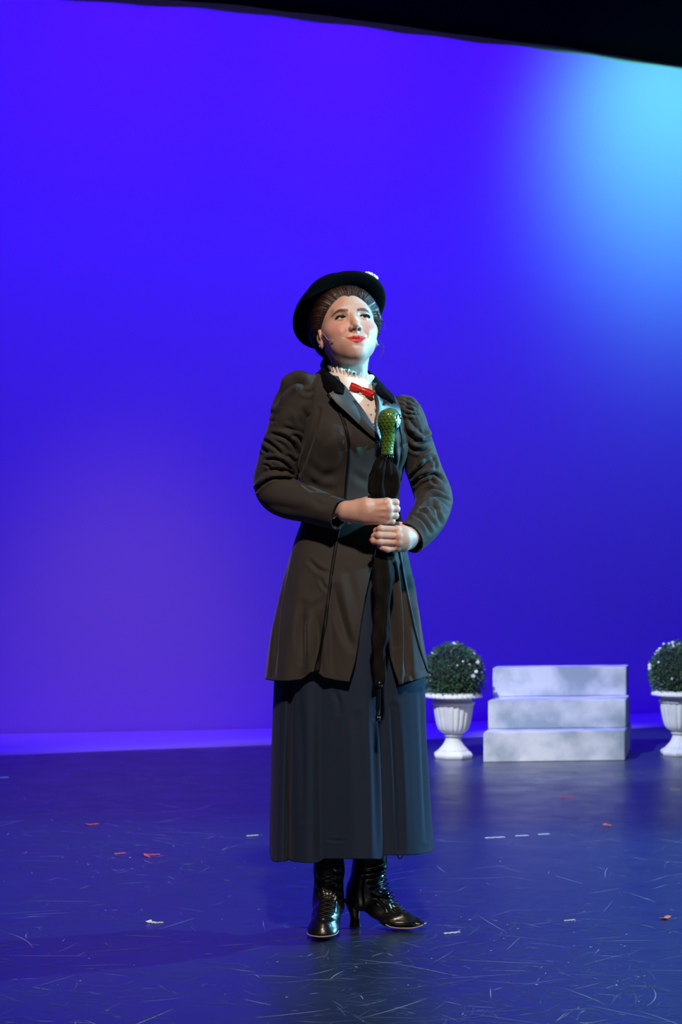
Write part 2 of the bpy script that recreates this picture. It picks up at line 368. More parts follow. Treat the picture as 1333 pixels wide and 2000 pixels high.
strip('paper_scrap', 305, 1804, 319, 1803, .005, M['cream'], 'thin tail of cream paper on the floor left of the boots', 'scrap')
for a, b, lb in (((948, 1638), (987, 1636), 'longest white tape dash on the floor right of the skirt, leftmost of three in line'), ((1007, 1634), (1033, 1633), 'middle white tape dash of the three in line on the right floor'), ((1052, 1631), (1074, 1630), 'rightmost white tape dash of the three in line on the right floor')):
    strip('tape_mark', *a, *b, .007, M['white'], lb)
strip('tape_mark', 868, 1825, 899, 1822, .005, M['white'], 'pale tape sliver on the floor just right of the pointed boot toe')
strip('tape_mark', 1103, 1800, 1124, 1798, .003, M['white'], 'faint short pale sliver alone on the floor at right')
strip('tape_mark', -3, 1520, 17, 1519, .008, M['teal'], 'pale teal tape dash at the left frame edge near the backdrop')
strip('tape_mark', 482, 1634, 505, 1632, .005, M['cream'], 'dull olive tape dash on the floor beside the skirt hem')

# ------------------------------------------------------------------ implicit surface tools
def sd_ell(P, c, r):
    q = P - np.asarray(c, np.float32); r = np.asarray(r, np.float32)
    k0 = np.linalg.norm(q / r, axis=-1); k1 = np.linalg.norm(q / (r * r), axis=-1) + 1e-9
    return k0 * (k0 - 1) / k1
def sd_cone(P, a, b, ra, rb):
    a = np.asarray(a, np.float32); b = np.asarray(b, np.float32); ab = b - a; L2 = float(ab.dot(ab)) + 1e-12
    t = np.clip((P - a) @ ab / L2, 0, 1)
    return np.linalg.norm(P - a - t[..., None] * ab, axis=-1) - (ra + (rb - ra) * t)
class Vol:
    def __init__(s, lo, hi, h):
        s.lo = np.array(lo, float); s.h = h; s.n = np.ceil((np.array(hi) - s.lo) / h).astype(int) + 1
        s.D = np.full(s.n, 1.0, np.float32); s.ax = [(s.lo[i] + np.arange(s.n[i]) * h).astype(np.float32) for i in range(3)]
    def sub(s, lo, hi):
        i0 = np.clip(np.floor((np.array(lo) - s.lo) / s.h).astype(int), 0, s.n - 1); i1 = np.clip(np.ceil((np.array(hi) - s.lo) / s.h).astype(int) + 1, 1, s.n)
        sl = tuple(slice(a, b) for a, b in zip(i0, i1))
        P = np.stack(np.meshgrid(*[s.ax[i][sl[i]] for i in range(3)], indexing='ij'), -1)
        return sl, P
    def apply(s, f, lo, hi, k, op='add'):
        pad = k * 1.1 + 3 * s.h; sl, P = s.sub(np.array(lo) - pad, np.array(hi) + pad)
        if P.size == 0: return
        d = f(P).astype(np.float32); D = s.D[sl]
        if op == 'add':
            h_ = np.maximum(k - np.abs(D - d), 0) / max(k, 1e-9); s.D[sl] = np.minimum(D, d) - h_ * h_ * k * .25
        else:
            d = -d; h_ = np.maximum(k - np.abs(D - d), 0) / max(k, 1e-9); s.D[sl] = np.maximum(D, d) + h_ * h_ * k * .25
    def ell(s, c, r, k=.005, op='add'):
        c = np.array(c); r = np.array(r) if np.ndim(r) else np.array([r] * 3); s.apply(lambda P: sd_ell(P, c, r), c - r, c + r, k, op)
    def cone(s, a, b, ra, rb=None, k=.005, op='add'):
        rb = ra if rb is None else rb; a = np.array(a, float); b = np.array(b, float); m = max(ra, rb)
        s.apply(lambda P: sd_cone(P, a, b, ra, rb), np.minimum(a, b) - m, np.maximum(a, b) + m, k, op)
    def chain(s, pts, rs, k=.005, op='add', kk=None):
        for i in range(len(pts) - 1): s.cone(pts[i], pts[i + 1], rs[i], rs[i + 1], k if i == 0 or kk is None else kk, op)
    def mesh(s):
        D = s.D; h = s.h; n = s.n; S = D < 0
        c = [S[i:n[0] - 1 + i, j:n[1] - 1 + j, k:n[2] - 1 + k] for i in (0, 1) for j in (0, 1) for k in (0, 1)]
        al = c[0].copy(); an = c[0].copy()
        for q in c[1:]: al &= q; an |= q
        act = an & ~al; I = np.argwhere(act); idx = np.full(act.shape, -1, np.int64); idx[act] = np.arange(len(I))
        acc = np.zeros((len(I), 3)); cnt = np.zeros(len(I))
        cor = [(i, j, k) for i in (0, 1) for j in (0, 1) for k in (0, 1)]
        for a in cor:
            for ax in range(3):
                if a[ax]: continue
                b = list(a); b[ax] = 1
                da = D[I[:, 0] + a[0], I[:, 1] + a[1], I[:, 2] + a[2]]; db = D[I[:, 0] + b[0], I[:, 1] + b[1], I[:, 2] + b[2]]
                m = (da < 0) != (db < 0); t = np.where(m, da / np.where(m, da - db, 1), 0)
                p = np.zeros((len(I), 3)); p[:] = a; p[:, ax] += t; acc[m] += p[m]; cnt[m] += 1
        V = s.lo + (I + acc / cnt[:, None]) * h; F = []
        for ax in range(3):
            o1, o2 = [(1, 2), (2, 0), (0, 1)][ax]
            sa = [slice(1, -1)] * 3; sb = [slice(1, -1)] * 3; sa[ax] = slice(0, n[ax] - 1); sb[ax] = slice(1, n[ax])
            A = S[tuple(sa)]; B = S[tuple(sb)]; E = np.argwhere(A != B)
            if not len(E): continue
            fl = A[tuple(E.T)]; base = E + 1; base[:, ax] -= 1
            def g(d1, d2):
                q = base.copy(); q[:, o1] -= d1; q[:, o2] -= d2; return idx[q[:, 0], q[:, 1], q[:, 2]]
            Q = np.stack([g(1, 1), g(0, 1), g(0, 0), g(1, 0)], 1); Q[~fl] = Q[~fl][:, ::-1]; F.append(Q)
        F = np.concatenate(F); F = F[(F >= 0).all(1)]
        return V, F

# ------------------------------------------------------------------ the woman
HERE = W(690, 1812, 0); person = empty('person', (0.02, 5.58, 0), 'woman in dark coat, long slate skirt and black hat, smiling upward, holding an umbrella', 'person')

# head frame: x to her left, f forward, z up
HY, HP, HR_, HS = math.radians(13.5), math.radians(15.5), math.radians(-3.5), 1.045
HT = np.array([.0175, 0.0, 1.6135])
def rotm(y, p, r):
    cy, sy, cp, sp, cr, sr = math.cos(y), math.sin(y), math.cos(p), math.sin(p), math.cos(r), math.sin(r)
    return np.array([[cr, 0, sr], [0, 1, 0], [-sr, 0, cr]]) @ np.array([[cy, sy, 0], [-sy, cy, 0], [0, 0, 1]]) @ np.array([[1, 0, 0], [0, cp, -sp], [0, sp, cp]])
HR = rotm(HY, HP, HR_)
def H2W(P):
    q = (np.asarray(P) * HS) @ HR.T + HT; q = q.copy(); out = q.copy(); out[..., 1] = 5.6 - q[..., 1]; return out
def W2H(P):
    q = np.asarray(P, float).copy(); q[..., 1] = 5.6 - q[..., 1]; return ((q - HT) @ HR) / HS

EYE = [(-.0305, .0705, .0258), (.0305, .0705, .0258)]
def build_head():
    v = Vol((-.095, -.125, -.20), (.095, .135, .140), .00105)
    v.ell((0, -.012, .042), (.0735, .094, .083), .001)
    v.ell((0, .030, .022), (.0625, .056, .078), .020)
    v.ell((0, .028, -.028), (.0575, .056, .050), .022)
    v.ell((0, .045, -.052), (.041, .040, .031), .022)
    v.ell((0, .0690, -.0715), (.019, .0165, .0140), .028)
    for s in (-1, 1):
        v.ell((s * .036, .0570, -.010), (.0245, .0235, .022), .026)      # apple of the cheek
        v.ell((s * .034, .042, -.038), (.019, .022, .019), .024)
        v.ell((s * .052, .033, .002), (.014, .028, .014), .022)        # cheekbone
        v.ell((s * .024, .0735, .047), (.021, .0105, .008), .018)       # brow ridge
        v.ell((s * .0320, .0965, .0262), (.0170, .0150, .0120), .014, 'sub')   # orbit
    # nose
    v.cone((0, .0760, .036), (0, .0985, .0015), .0068, .0082, .014)
    v.ell((0, .1025, -.0045), (.0093, .0100, .0088), .009)
    for s in (-1, 1):
        v.ell((s * .0114, .0945, -.0105), (.0064, .0085, .0068), .006)
    v.cone((0, .1000, -.0125), (0, .0905, -.0180), .0042, .0048, .006)
    for s in (-1, 1): v.ell((s * .0064, .0975, -.0160), (.0034, .0052, .0036), .002, 'sub')
    # muzzle and lips
    v.ell((0, .0730, -.041), (.031, .0195, .022), .018)
    for s in (-1, 1):
        v.chain([(s * .0275, .0760, -.0330), (s * .015, .0880, -.0366), (s * .0055, .0922, -.0352), (0, .0922, -.0362)], [.0010, .0030, .0040, .0036], .0035)
        v.chain([(s * .0268, .0755, -.0342), (s * .013, .0870, -.0430), (0, .0900, -.0458)], [.0012, .0040, .0052], .004)
    # lids, opened by an almond cut
    for i, s in enumerate((-1, 1)):
        c = np.array(EYE[i]); v.ell(c, .0136, .004)
        zc = .0250; R1, R2 = .0220, .030
        def cut(P, c=c, s=s, zc=zc):
            x = P[..., 0] - c[0]; z = P[..., 2] - zc + s * x * .14
            up = np.sqrt(x * x + (z + R1 - .0047) ** 2) - R1; dn = np.sqrt(x * x + (z - (R2 - .0027)) ** 2) - R2
            return np.maximum(np.maximum(up, dn), c[1] + .001 - P[..., 1])
        v.apply(cut, c + [-.016, 0, -.008], c + [.016, .02, .008], .0006, 'sub')
        # upper lid fold
        v.chain([(c[0] - .013, c[1] + .0060, .0295), (c[0], c[1] + .0130, .0345), (c[0] + .013, c[1] + .0060, .0295)], [.0008] * 3, .0025, 'sub')
    # ears
    for s in (-1, 1):
        v.ell((s * .0745, -.004, .008), (.0055, .0175, .0245), .004)
        v.ell((s * .0725, .004, -.018), (.0050, .0090, .0120), .005)
        v.ell((s * .0815, -.001, .006), (.0050, .0095, .0150), .003, 'sub')
        v.ell((s * .0800, .005, -.006), (.0050, .0060, .0070), .003, 'sub')
    # neck
    n1 = W2H(W(686, 752, -.005)); n0 = np.array([0, -.018, -.035])
    v.cone(n0, n1, .0455, .0475, .016)
    for s in (-1, 1):   # tendons
        v.cone((s * .050, -.010, -.030), W2H(W(686 + 12, 752, .040)), .010, .008, .02)
    return v.mesh()
Vh, Fh = build_head()
def vnorm(V, F):
    n = np.zeros_like(V); fn = np.cross(V[F[:, 1]] - V[F[:, 0]], V[F[:, 3]] - V[F[:, 0]])
    for k in range(4): np.add.at(n, F[:, k], fn)
    return n / (np.linalg.norm(n, axis=1)[:, None] + 1e-12)
def crease(V, N_, pts, amp, w):
    """draw a fine line on the face: points are (x, z) in the head frame"""
    P = np.array(pts, float); bb = np.full(len(V), 1e9); tt = np.zeros(len(V)); q = V[:, [0, 2]]
    for i in range(len(P) - 1):
        ab = P[i + 1] - P[i]; t = np.clip(((q - P[i]) @ ab) / (ab @ ab), 0, 1); d = np.linalg.norm(q - P[i] - t[:, None] * ab, axis=1)
        k = d < bb; bb[k] = d[k]; tt[k] = ((i + t) / (len(P) - 1))[k]
    f = (V[:, 1] > .03) * smooth01(N_[:, 1], .05, .4)
    return V + N_ * (amp * np.exp(-(bb / w) ** 2) * (.25 + .75 * np.sin(np.pi * tt)) * f)[:, None]
Nh = vnorm(Vh, Fh)
if Nh[np.argmax(Vh[:, 1]), 1] < 0: Nh = -Nh
for s_ in (-1, 1):
    Vh = crease(Vh, Nh, [(s_ * .0165, -.012), (s_ * .0235, -.019), (s_ * .0300, -.028), (s_ * .0325, -.037)], -.0014, .0040)
    Vh = crease(Vh, Nh, [(s_ * .0310, -.012), (s_ * .036, -.018), (s_ * .040, -.026)], .0012, .008)
    Vh = crease(Vh, Nh, [(s_ * .0255, -.0350), (s_ * .0290, -.0325), (s_ * .0335, -.0288)], -.0011, .0034)
    Vh = crease(Vh, Nh, [(s_ * .018, .0185), (s_ * .026, .0140), (s_ * .037, .0150)], -.0008, .0022)
Vh = crease(Vh, Nh, [(-.0295, -.0328), (-.015, -.0386), (-.005, -.0398), (0, -.0404), (.005, -.0398), (.015, -.0386), (.0295, -.0328)], -.0022, .0011)
Vh = crease(Vh, Nh, [(0, -.021), (0, -.030)], -.0008, .0022)
Vh = crease(Vh, Nh, [(-.014, -.0560), (0, -.0575), (.014, -.0560)], -.0024, .0050)
SK = np.array([.68, .415, .325])
def paint_head(V):
    x, f, z = V.T; C_ = np.tile(SK, (len(V), 1))
    def mix(w, c):
        nonlocal C_
        w = np.clip(w, 0, 1)[:, None]; C_ = C_ * (1 - w) + np.array(c) * w
    for s in (-1, 1):
        mix(.50 * np.exp(-(((x - s * .044) / .018) ** 2 + ((z + .006) / .015) ** 2)) * (f > .02), (.62, .17, .14))
        # eye shadow and brow
        ex = (x - s * .0305) * s
        mix(.55 * np.exp(-((ex / .019) ** 2 + ((z - .032) / .0065) ** 2)) * (f > .05), (.26, .13, .10))
        bz = .0408 + .0030 * np.cos((ex + .001) / .020 * 1.5) - .0060 * smooth01(ex, .004, .026)
        hw = .0034 * (1 - .60 * smooth01(ex, .0, .024)) * (1 - smooth01(-ex, .017, .022))
        mix(.86 * (1 - smooth01(np.abs(z - bz), hw * .7, hw * 1.5)) * (1 - smooth01(ex, .021, .026)) * (1 - smooth01(-ex, .017, .021)) * (f > .04), (.085, .038, .024))
        rim = np.abs(np.linalg.norm(V - np.array(EYE[0 if s < 0 else 1]), axis=1) - .0136)
    ax = np.abs(x)
    up = np.interp(ax, [0, .0055, .015, .0265], [-.0325, -.0315, -.0328, -.0338]); lo = np.interp(ax, [0, .008, .017, .0265], [-.0515, -.0502, -.0444, -.0348])
    m = smooth01(z, lo - .0009, lo + .0009) * (1 - smooth01(z, up - .0009, up + .0009)) * (ax < .0268) * (f > .07)
    mix(m, (.60, .020, .022))
    return C_
colh = paint_head(Vh)
parts_V = [H2W(Vh)]; parts_F = [Fh]; parts_C = [colh]; nv = len(Vh)
def add_part(V, F, Cc):
    global nv
    parts_V.append(V); parts_F.append(F + nv); parts_C.append(Cc); nv += len(V)

# --- hands (on the umbrella)
def build_hand_upper():
    K = [(757, 981, .196), (760, 993.5, .200), (759, 1006, .197), (755, 1017, .190)]
    pts = np.array([W(*p) for p in [(640, 960, .05), (790, 1040, .24)]])
    v = Vol(pts.min(0) - .01, pts.max(0) + .01, .0012)
    Wr = [(676, 990, .166), (676, 996, .170), (675, 1002, .168), (674, 1007, .162)]
    v.cone(W(640, 992, .125), W(690, 999, .166), .0225, .0195, .004)
    for a, k_, r in zip(Wr, K, (.0115, .0115, .0110, .0100)):
        mid = ((a[0] + k_[0]) / 2, (a[1] + k_[1]) / 2, (a[2] + k_[2]) / 2 + .006)
        v.chain([W(*a), W(*mid), W(*k_)], [.0150, .0145, r], .014)
    v.cone(W(700, 1006, .165), W(738, 1012, .180), .020, .012, .014)
    v.cone(W(700, 990, .160), W(742, 988, .178), .018, .013, .014)
    spec = [(0, 9.6, 773, 981.5, .0098), (1, 0, 774.5, 994, .0100), (2, 0, 772.5, 1007, .0094), (3, 0, 766.5, 1018, .0080)]
    for i, _, ex, ey, r in spec:
        k_ = K[i]
        v.ell(W(*k_), r * 1.10, .006)
        v.chain([W(*k_), W(ex, ey, .188), W(ex - 1, ey + 1.5, .160), W(ex - 16, ey + 2, .146)], [r * 1.02, r, r * .92, r * .82], .0022, kk=.004)
    v.chain([W(700, 985, .150), W(728, 975, .138), W(750, 973, .128), W(766, 976, .128)], [.014, .0115, .0095, .0085], .010, kk=.004)
    for (a, b) in (((718, 987, .196), (752, 982, .2065)), ((715, 996, .198), (752, 995, .209)), ((712, 1004, .196), (750, 1007, .2055))): v.cone(W(*a), W(*b), .0009, .0016, .006)
    return v.mesh()
def build_hand_lower():
    K = [(776, 1035, .196), (779, 1047.5, .201), (779, 1059.5, .199), (776, 1070, .192)]
    pts = np.array([W(*p) for p in [(715, 1015, .06), (835, 1095, .25)]])
    v = Vol(pts.min(0) - .01, pts.max(0) + .01, .0012)
    v.cone(W(826, 1036, .110), W(800, 1051, .158), .0235, .0225, .004)
    for a, k_, r in zip([(799, 1044, .156), (800, 1049, .162), (799, 1055, .160), (797, 1060, .154)], K, (.0112, .0112, .0108, .0098)):
        v.chain([W(*a), W((a[0] + k_[0]) / 2 + 1, (a[1] + k_[1]) / 2, (a[2] + k_[2]) / 2 + .004), W(*k_)], [.017, .0150, r], .013)
    v.cone(W(796, 1054, .150), W(776, 1062, .170), .019, .013, .014)
    F_ = [[(776, 1035), (744, 1033), (736, 1037), (744, 1040)], [(779, 1047.5), (741, 1046), (732, 1048), (740, 1051)], [(779, 1059.5), (742, 1059), (731, 1057), (727.5, 1055)], [(776, 1070), (757, 1073.5), (746, 1069.5), (741, 1067)]]
    Tt = [(.196, .208, .188, .168), (.201, .212, .192, .170), (.199, .211, .200, .186), (.192, .206, .206, .200)]
    R_ = [.0096, .0098, .0094, .0078]
    tips = []
    for f_, t_, r in zip(F_, Tt, R_):
        P = [W(x, y, t) for (x, y), t in zip(f_, t_)]
        v.ell(P[0], r * 1.08, .006); v.chain(P, [r * 1.02, r, r * .92, r * .80], .0022, kk=.004); tips.append(P[3])
    v.chain([W(798, 1040, .150), W(782, 1028, .140), W(765, 1024, .128), W(752, 1026, .124)], [.014, .0115, .0095, .0085], .010, kk=.004)
    return v.mesh(), tips
def paint_hand(V, cyan=False):
    n = np.array([mnoise.noise(Vector(p) * 45) for p in V[::1]]) if len(V) < 60000 else np.zeros(len(V))
    return SK * (1.02 + .10 * n[:, None] * np.array([.3, 1, 1]))
Vu, Fu = build_hand_upper(); add_part(Vu, Fu, paint_hand(Vu))
(Vl, Fl), tipsB = build_hand_lower(); add_part(Vl, Fl, paint_hand(Vl))
# --- the rest of the body under the clothes
def build_trunk():
    v = Vol((-.34, 5.36, .10), (.36, 5.80, 1.56), .010)
    v.cone(W(690, 850, -.02), W(688, 960, -.02), .070, .062, .03); v.cone(W(688, 960, -.02), W(686, 1060, -.015), .062, .080, .04)
    v.ell(W(690, 805, -.02), (.105, .055, .07), .04); v.cone(W(688, 745, -.012), W(690, 790, -.02), .040, .045, .02)
    v.chain([W(618, 785, .01), W(556, 925, .006), W(538, 948, .02), W(645, 999, .120)], [.034, .028, .026, .024], .015)
    v.chain([W(780, 812, -.03), W(828, 935, -.045), W(840, 975, -.025), W(803, 1048, .135)], [.026, .025, .024, .022], .015)
    v.chain([W(655, 1060), W(655, 1360), W(645, 1620, .03), W(643, 1690, .042)], [.080, .055, .034, .028], .03)
    v.chain([W(722, 1060), W(722, 1360), W(722, 1620), W(722, 1690)], [.080, .055, .034, .030], .03)
    return v.mesh()
Vt, Ft = build_trunk(); add_part(Vt, Ft, np.tile(SK, (len(Vt), 1)))
body = mesh_from('body', np.concatenate(parts_V), np.concatenate(parts_F), M['skin'], person)
ca = body.data.color_attributes.new('Col', 'FLOAT_COLOR', 'POINT')
ca.data.foreach_set('color', np.concatenate([np.concatenate(parts_C), np.ones((nv, 1))], 1).astype(np.float32).ravel())

# nails
def frame_ball(name, P, r, m, parent, n=8): mb = MB(); mb.ball(P, r, n); return mb.build(name, m, parent)
frame_ball('fingernail', tipsB[3] + np.array([-.003, -.0045, .001]), (.0052, .0040, .0048), M['nail'], body)
frame_ball('fingernail', tipsB[2] + np.array([-.0055, -.002, 0]), (.0035, .0055, .0048), M['nail'], body)

# eyes
gz = np.array([.22, .93, .20]); gz /= np.linalg.norm(gz)
for i in (0, 1):
    c = np.array(EYE[i]); n1, n2 = 40, 48
    a = np.linspace(0, np.pi, n1); b = np.linspace(0, 2 * np.pi, n2, endpoint=False)
    u = np.cross(gz, (0, 0, 1)); u /= np.linalg.norm(u); w = np.cross(gz, u)
    rr = .0126 + .0009 * np.exp(-(a / .42) ** 4)
    V = c + rr[:, None, None] * (np.cos(a)[:, None, None] * gz + np.sin(a)[:, None, None] * (np.cos(b)[None, :, None] * u + np.sin(b)[None, :, None] * w))
    o = mesh_from('eye', H2W(V.reshape(-1, 3)), grid_faces(n1, n2, True), M['sclera'], person)
    o.data.materials.append(M['iris']); o.data.materials.append(M['pupil'])
    for p in o.data.polygons:
        row = p.index // n2; ang = a[row]
        p.material_index = 2 if ang < .20 else (1 if ang < .52 else 0)
    # lashes along the upper lid
    mb = MB(); s = (-1, 1)[i]
    for k in range(60):
        q = k / 59; x = -.0140 + .0280 * q; zz = .0250 - s * x * .14 - .022 + .0047 + math.sqrt(.022 ** 2 - x * x)
        fy = c[1] + math.sqrt(max(1e-6, .0138 ** 2 - x * x * .92 - (zz - c[2]) ** 2))
        base = np.array([c[0] + x, fy, zz]); out = s * x / .014
        L = .0026 + .0030 * smooth01(out, -.3, 1)
        tip = base + np.array([s * (.0012 + .0028 * max(0, out)), L, L * .42])
        mb.tube([H2W(base), H2W((base + tip) / 2 + [0, 0, -.0004]), H2W(tip)], [.00075, .0006, .00015], 4)
    xs = np.linspace(-.0142, .0142, 20); P = []
    for x in xs:
        zz = .0250 - s * x * .14 - .0175 + math.sqrt(.022 ** 2 - x * x); fy = c[1] + math.sqrt(max(1e-6, .0137 ** 2 - x * x * .9 - (zz - c[2]) ** 2)); P.append(H2W(np.array([c[0] + x, fy, zz])))
    mb.tube(P, .0011 + .0010 * np.sin(np.linspace(.2, 3.0, 20)), 6)
    mb.build('eyelashes', M['lash'], body)

# ------------------------------------------------------------------ hair
HC = np.array([0, -.004, .028])
def hairline(phi):
    p = abs(math.degrees(phi)); base = np.interp(p, [0, 5, 12, 26, 40, 55, 70, 84, 95, 112, 130, 155, 180], [36, 38.5, 41, 40.5, 40, 42.5, 48, 58, 78, 108, 120, 132, 138])
    return math.radians(base)
def hair_pt(phi, s, puff=1.0, wob=0.0):
    al = hairline(phi); a = al + (math.pi * .965 - al) * s
    d = np.array([math.sin(a) * math.sin(phi), math.cos(a), math.sin(a) * math.cos(phi)])
    # ray-ellipsoid radius of the skull
    c0 = np.array([0, -.012, .042]) - HC; r = np.array([.0735, .094, .083])
    A = ((d / r) ** 2).sum(); B = -2 * (d * c0 / r ** 2).sum(); Cq = ((c0 / r) ** 2).sum() - 1
    R = (-B + math.sqrt(max(0, B * B - 4 * A * Cq))) / (2 * A)
    if d[2] < -.2: R = min(R, .085)
    side = abs(math.sin(phi)); lift = .0030 + (.0150 + .004 * side) * smooth01(s, 0, .16) * (1 - .45 * smooth01(s, .4, 1)) 
    return HC + d * (R + lift * puff + wob)
nph, ns = 240, 70; V = []
for j in range(nph):
    ph = -math.pi + 2 * math.pi * j / nph
    gro = .0006 * math.sin(j * 1.9) + .0008 * math.sin(j * .73 + 1) + .0004 * math.sin(j * 3.1)
    for k in range(ns):
        s = k / (ns - 1); 
        q = hair_pt(ph + .10 * math.sin(s * 5 + ph * 2) * s, s, 1, gro * smooth01(s, 0, .1) + (-.006 if k == 0 else 0))
        V.append(q)
V = np.array(V).reshape(nph, ns, 3).transpose(1, 0, 2).reshape(-1, 3)
hairo = mesh_from('hair', H2W(V), grid_faces(ns, nph, True), M['hair'], person)
rh = random.Random(5); mb = MB()
for i in range(1900):       # combed locks over the hair mass
    ph = rh.uniform(-math.pi, math.pi); s0 = rh.uniform(0, .25) if rh.random() < .6 else rh.uniform(0, .5); s1 = s0 + rh.uniform(.25, .5); wv = rh.uniform(-.06, .06); o_ = rh.uniform(.0002, .0022); P = []
    for k in range(10):
        q = k / 9; s = s0 + (s1 - s0) * q
        P.append(H2W(hair_pt(ph + wv * math.sin(q * 4) + .10 * math.sin(s * 5 + ph * 2) * s, min(s, 1), 1, o_ * math.sin(math.pi * (q * .9 + .05)))))
    mb.tube(P, np.array([.0002, .0004, .00055, .0006, .0006, .0006, .0006, .0005, .0004, .0002]), 4)
tag(mb.build('hair_lock', M['hair'], hairo), kind='stuff')
# low bun
mb = MB(); bc = np.array([-.018, -.112, -.030])
for k in range(26):
    P = []
    for q in np.linspace(0, 1, 16):
        a = q * 4.6 + k * .5; r1 = .030 * (1 - .2 * q); P.append(H2W(bc + [r1 * math.cos(a), .012 * math.sin(k * 1.3 + q * 3), r1 * math.sin(a) * .8]))
    mb.tube(P, .0055 * np.sin(np.linspace(.15, 3.0, 16)) + .001, 6)
mb.ball(H2W(bc), .026, 10); mb.build('hair_bun', M['hair'], hairo)
# loose wisps
mb = MB()
def wisp(pts, r=.0006): P = interp(pts, 18); mb.tube([W(*p) for p in P], r * np.sin(np.linspace(.5, 2.9, 18)), 4)
for i in range(9):
    d = i * .7; wisp([(737 - d * .2, 606 + d * 1.2, .02), (741, 616 + d, .02), (745 + d * .1, 622 + d * .6, .015), (751 - d * .5, 628 + d * .2, .01)], .0007)
wisp([(744, 628, .01), (752, 634, .0), (752, 645, 0), (747, 650, 0)]); wisp([(738, 655, 0), (741, 665, .01), (748, 672, 0), (750, 682, 0)]); wisp([(738, 672, 0), (746, 676, 0), (749, 688, 0), (743, 699, 0)])
wisp([(739, 678, 0), (747, 684, 0), (744, 694, 0), (743, 703, 0)], .0005); wisp([(738, 668, -.01), (744, 668, -.01), (751, 676, 0), (748, 687, 0), (759, 705, 0)], .0004)
wisp([(628, 690, -.02), (622, 694, -.02), (618, 690, -.02), (612, 684, 0)], .0005); wisp([(636, 700, -.01), (634, 708, -.01), (640, 716, .0)], .0012)
tag(mb.build('hair_wisp', M['hair'], hairo), kind='stuff')

# earrings and headset microphone
e1 = H2W(np.array([-.0790, .006, -.0235])); frame_ball('earring', e1, .0026, M['metal'], person); frame_ball('earring', H2W(np.array([.0790, .006, -.0250])), .0034, M['metal'], person)
hb = BVHTree.FromPolygons([Vector(p) for p in parts_V[0]], [tuple(map(int, f)) for f in Fh])
def on_face(px, py, lift):
    d = (Vector(W(px, py, 0)) - Vector((0, 0, HCAM))).normalized(); h_ = hb.ray_cast(Vector((0, 0, HCAM)) + d * 3.5, d)
    return np.array(h_[0] + h_[1] * (lift if h_[1].y < 0 else -lift)) if h_[0] else np.array(W(px, py, .03))
P = smooth_path([on_face(x, y, .004) for x, y in interp([(627, 652), (633, 651), (638, 655), (641, 660), (645, 664), (648, 663), (652, 665)], 30)], 6)
mb = MB(); mb.tube(P, .0007, 6); mb.ball(P[-1], .0013, 6); mb.build('headset_microphone', M['wire'], person)

# ------------------------------------------------------------------ hat
hn = np.array([-.368, .62, .693]); hn /= np.linalg.norm(hn)
hc = np.array(W(663.5, 608, -.050)); hu = np.cross(hn, (0, 0, 1)); hu /= np.linalg.norm(hu); hv = np.cross(hn, hu)
hat = bpy.data.objects.new('hat', None)
def hring(r, h_, nc=96, wob=0):
    A = np.linspace(0, 2 * np.pi, nc, endpoint=False)
    return [hc + hn * (h_ + wob * math.sin(2 * a)) + r * (math.cos(a) * hu + math.sin(a) * hv) for a in A]
prof = [(.076, .010), (.090, .002), (.112, -.003), (.130, -.004), (.1360, -.002), (.1380, .001), (.1370, .004), (.132, .0045), (.112, .002), (.092, .006), (.083, .012)]
V = np.array([p for r, h_ in prof for p in hring(r, h_, wob=.002)]); hat = mesh_from('hat', V, grid_faces(len(prof), 96, True), M['felt'], person)
prof = [(.078, .006), (.083, .010), (.084, .030), (.083, .058), (.080, .070), (.070, .077), (.040, .080), (.002, .081)]
V = np.array([p for r, h_ in prof for p in hring(r, h_)]); mesh_from('crown', V, grid_faces(len(prof), 96, True), M['felt'], hat)
prof = [(.0848, .012), (.0862, .016), (.0862, .036), (.0848, .040)]
V = np.array([p for r, h_ in prof for p in hring(r, h_)]); mesh_from('hat_band', V, grid_faces(len(prof), 96, True), M['piping'], hat)
for k, (fx, fy, s, dt) in enumerate([(718, 536.5, .0090, -.075), (724, 537.5, .0080, -.080), (729, 541, .0085, -.080), (734, 543.5, .0075, -.085), (722, 541, .009, -.085), (732, 548, .008, -.080)]):
    mb = MB(); c = W(fx, fy, dt)
    for j in range(6):
        a = j * math.pi / 3 + k; mb.ball(c + np.array([math.cos(a) * s * .6, -.2 * s, math.sin(a) * s * .6]), (s * .5, s * .3, s * .5), 6)
    mb.ball(c, s * .4, 6); mb.build('flower', M['flower'], hat)

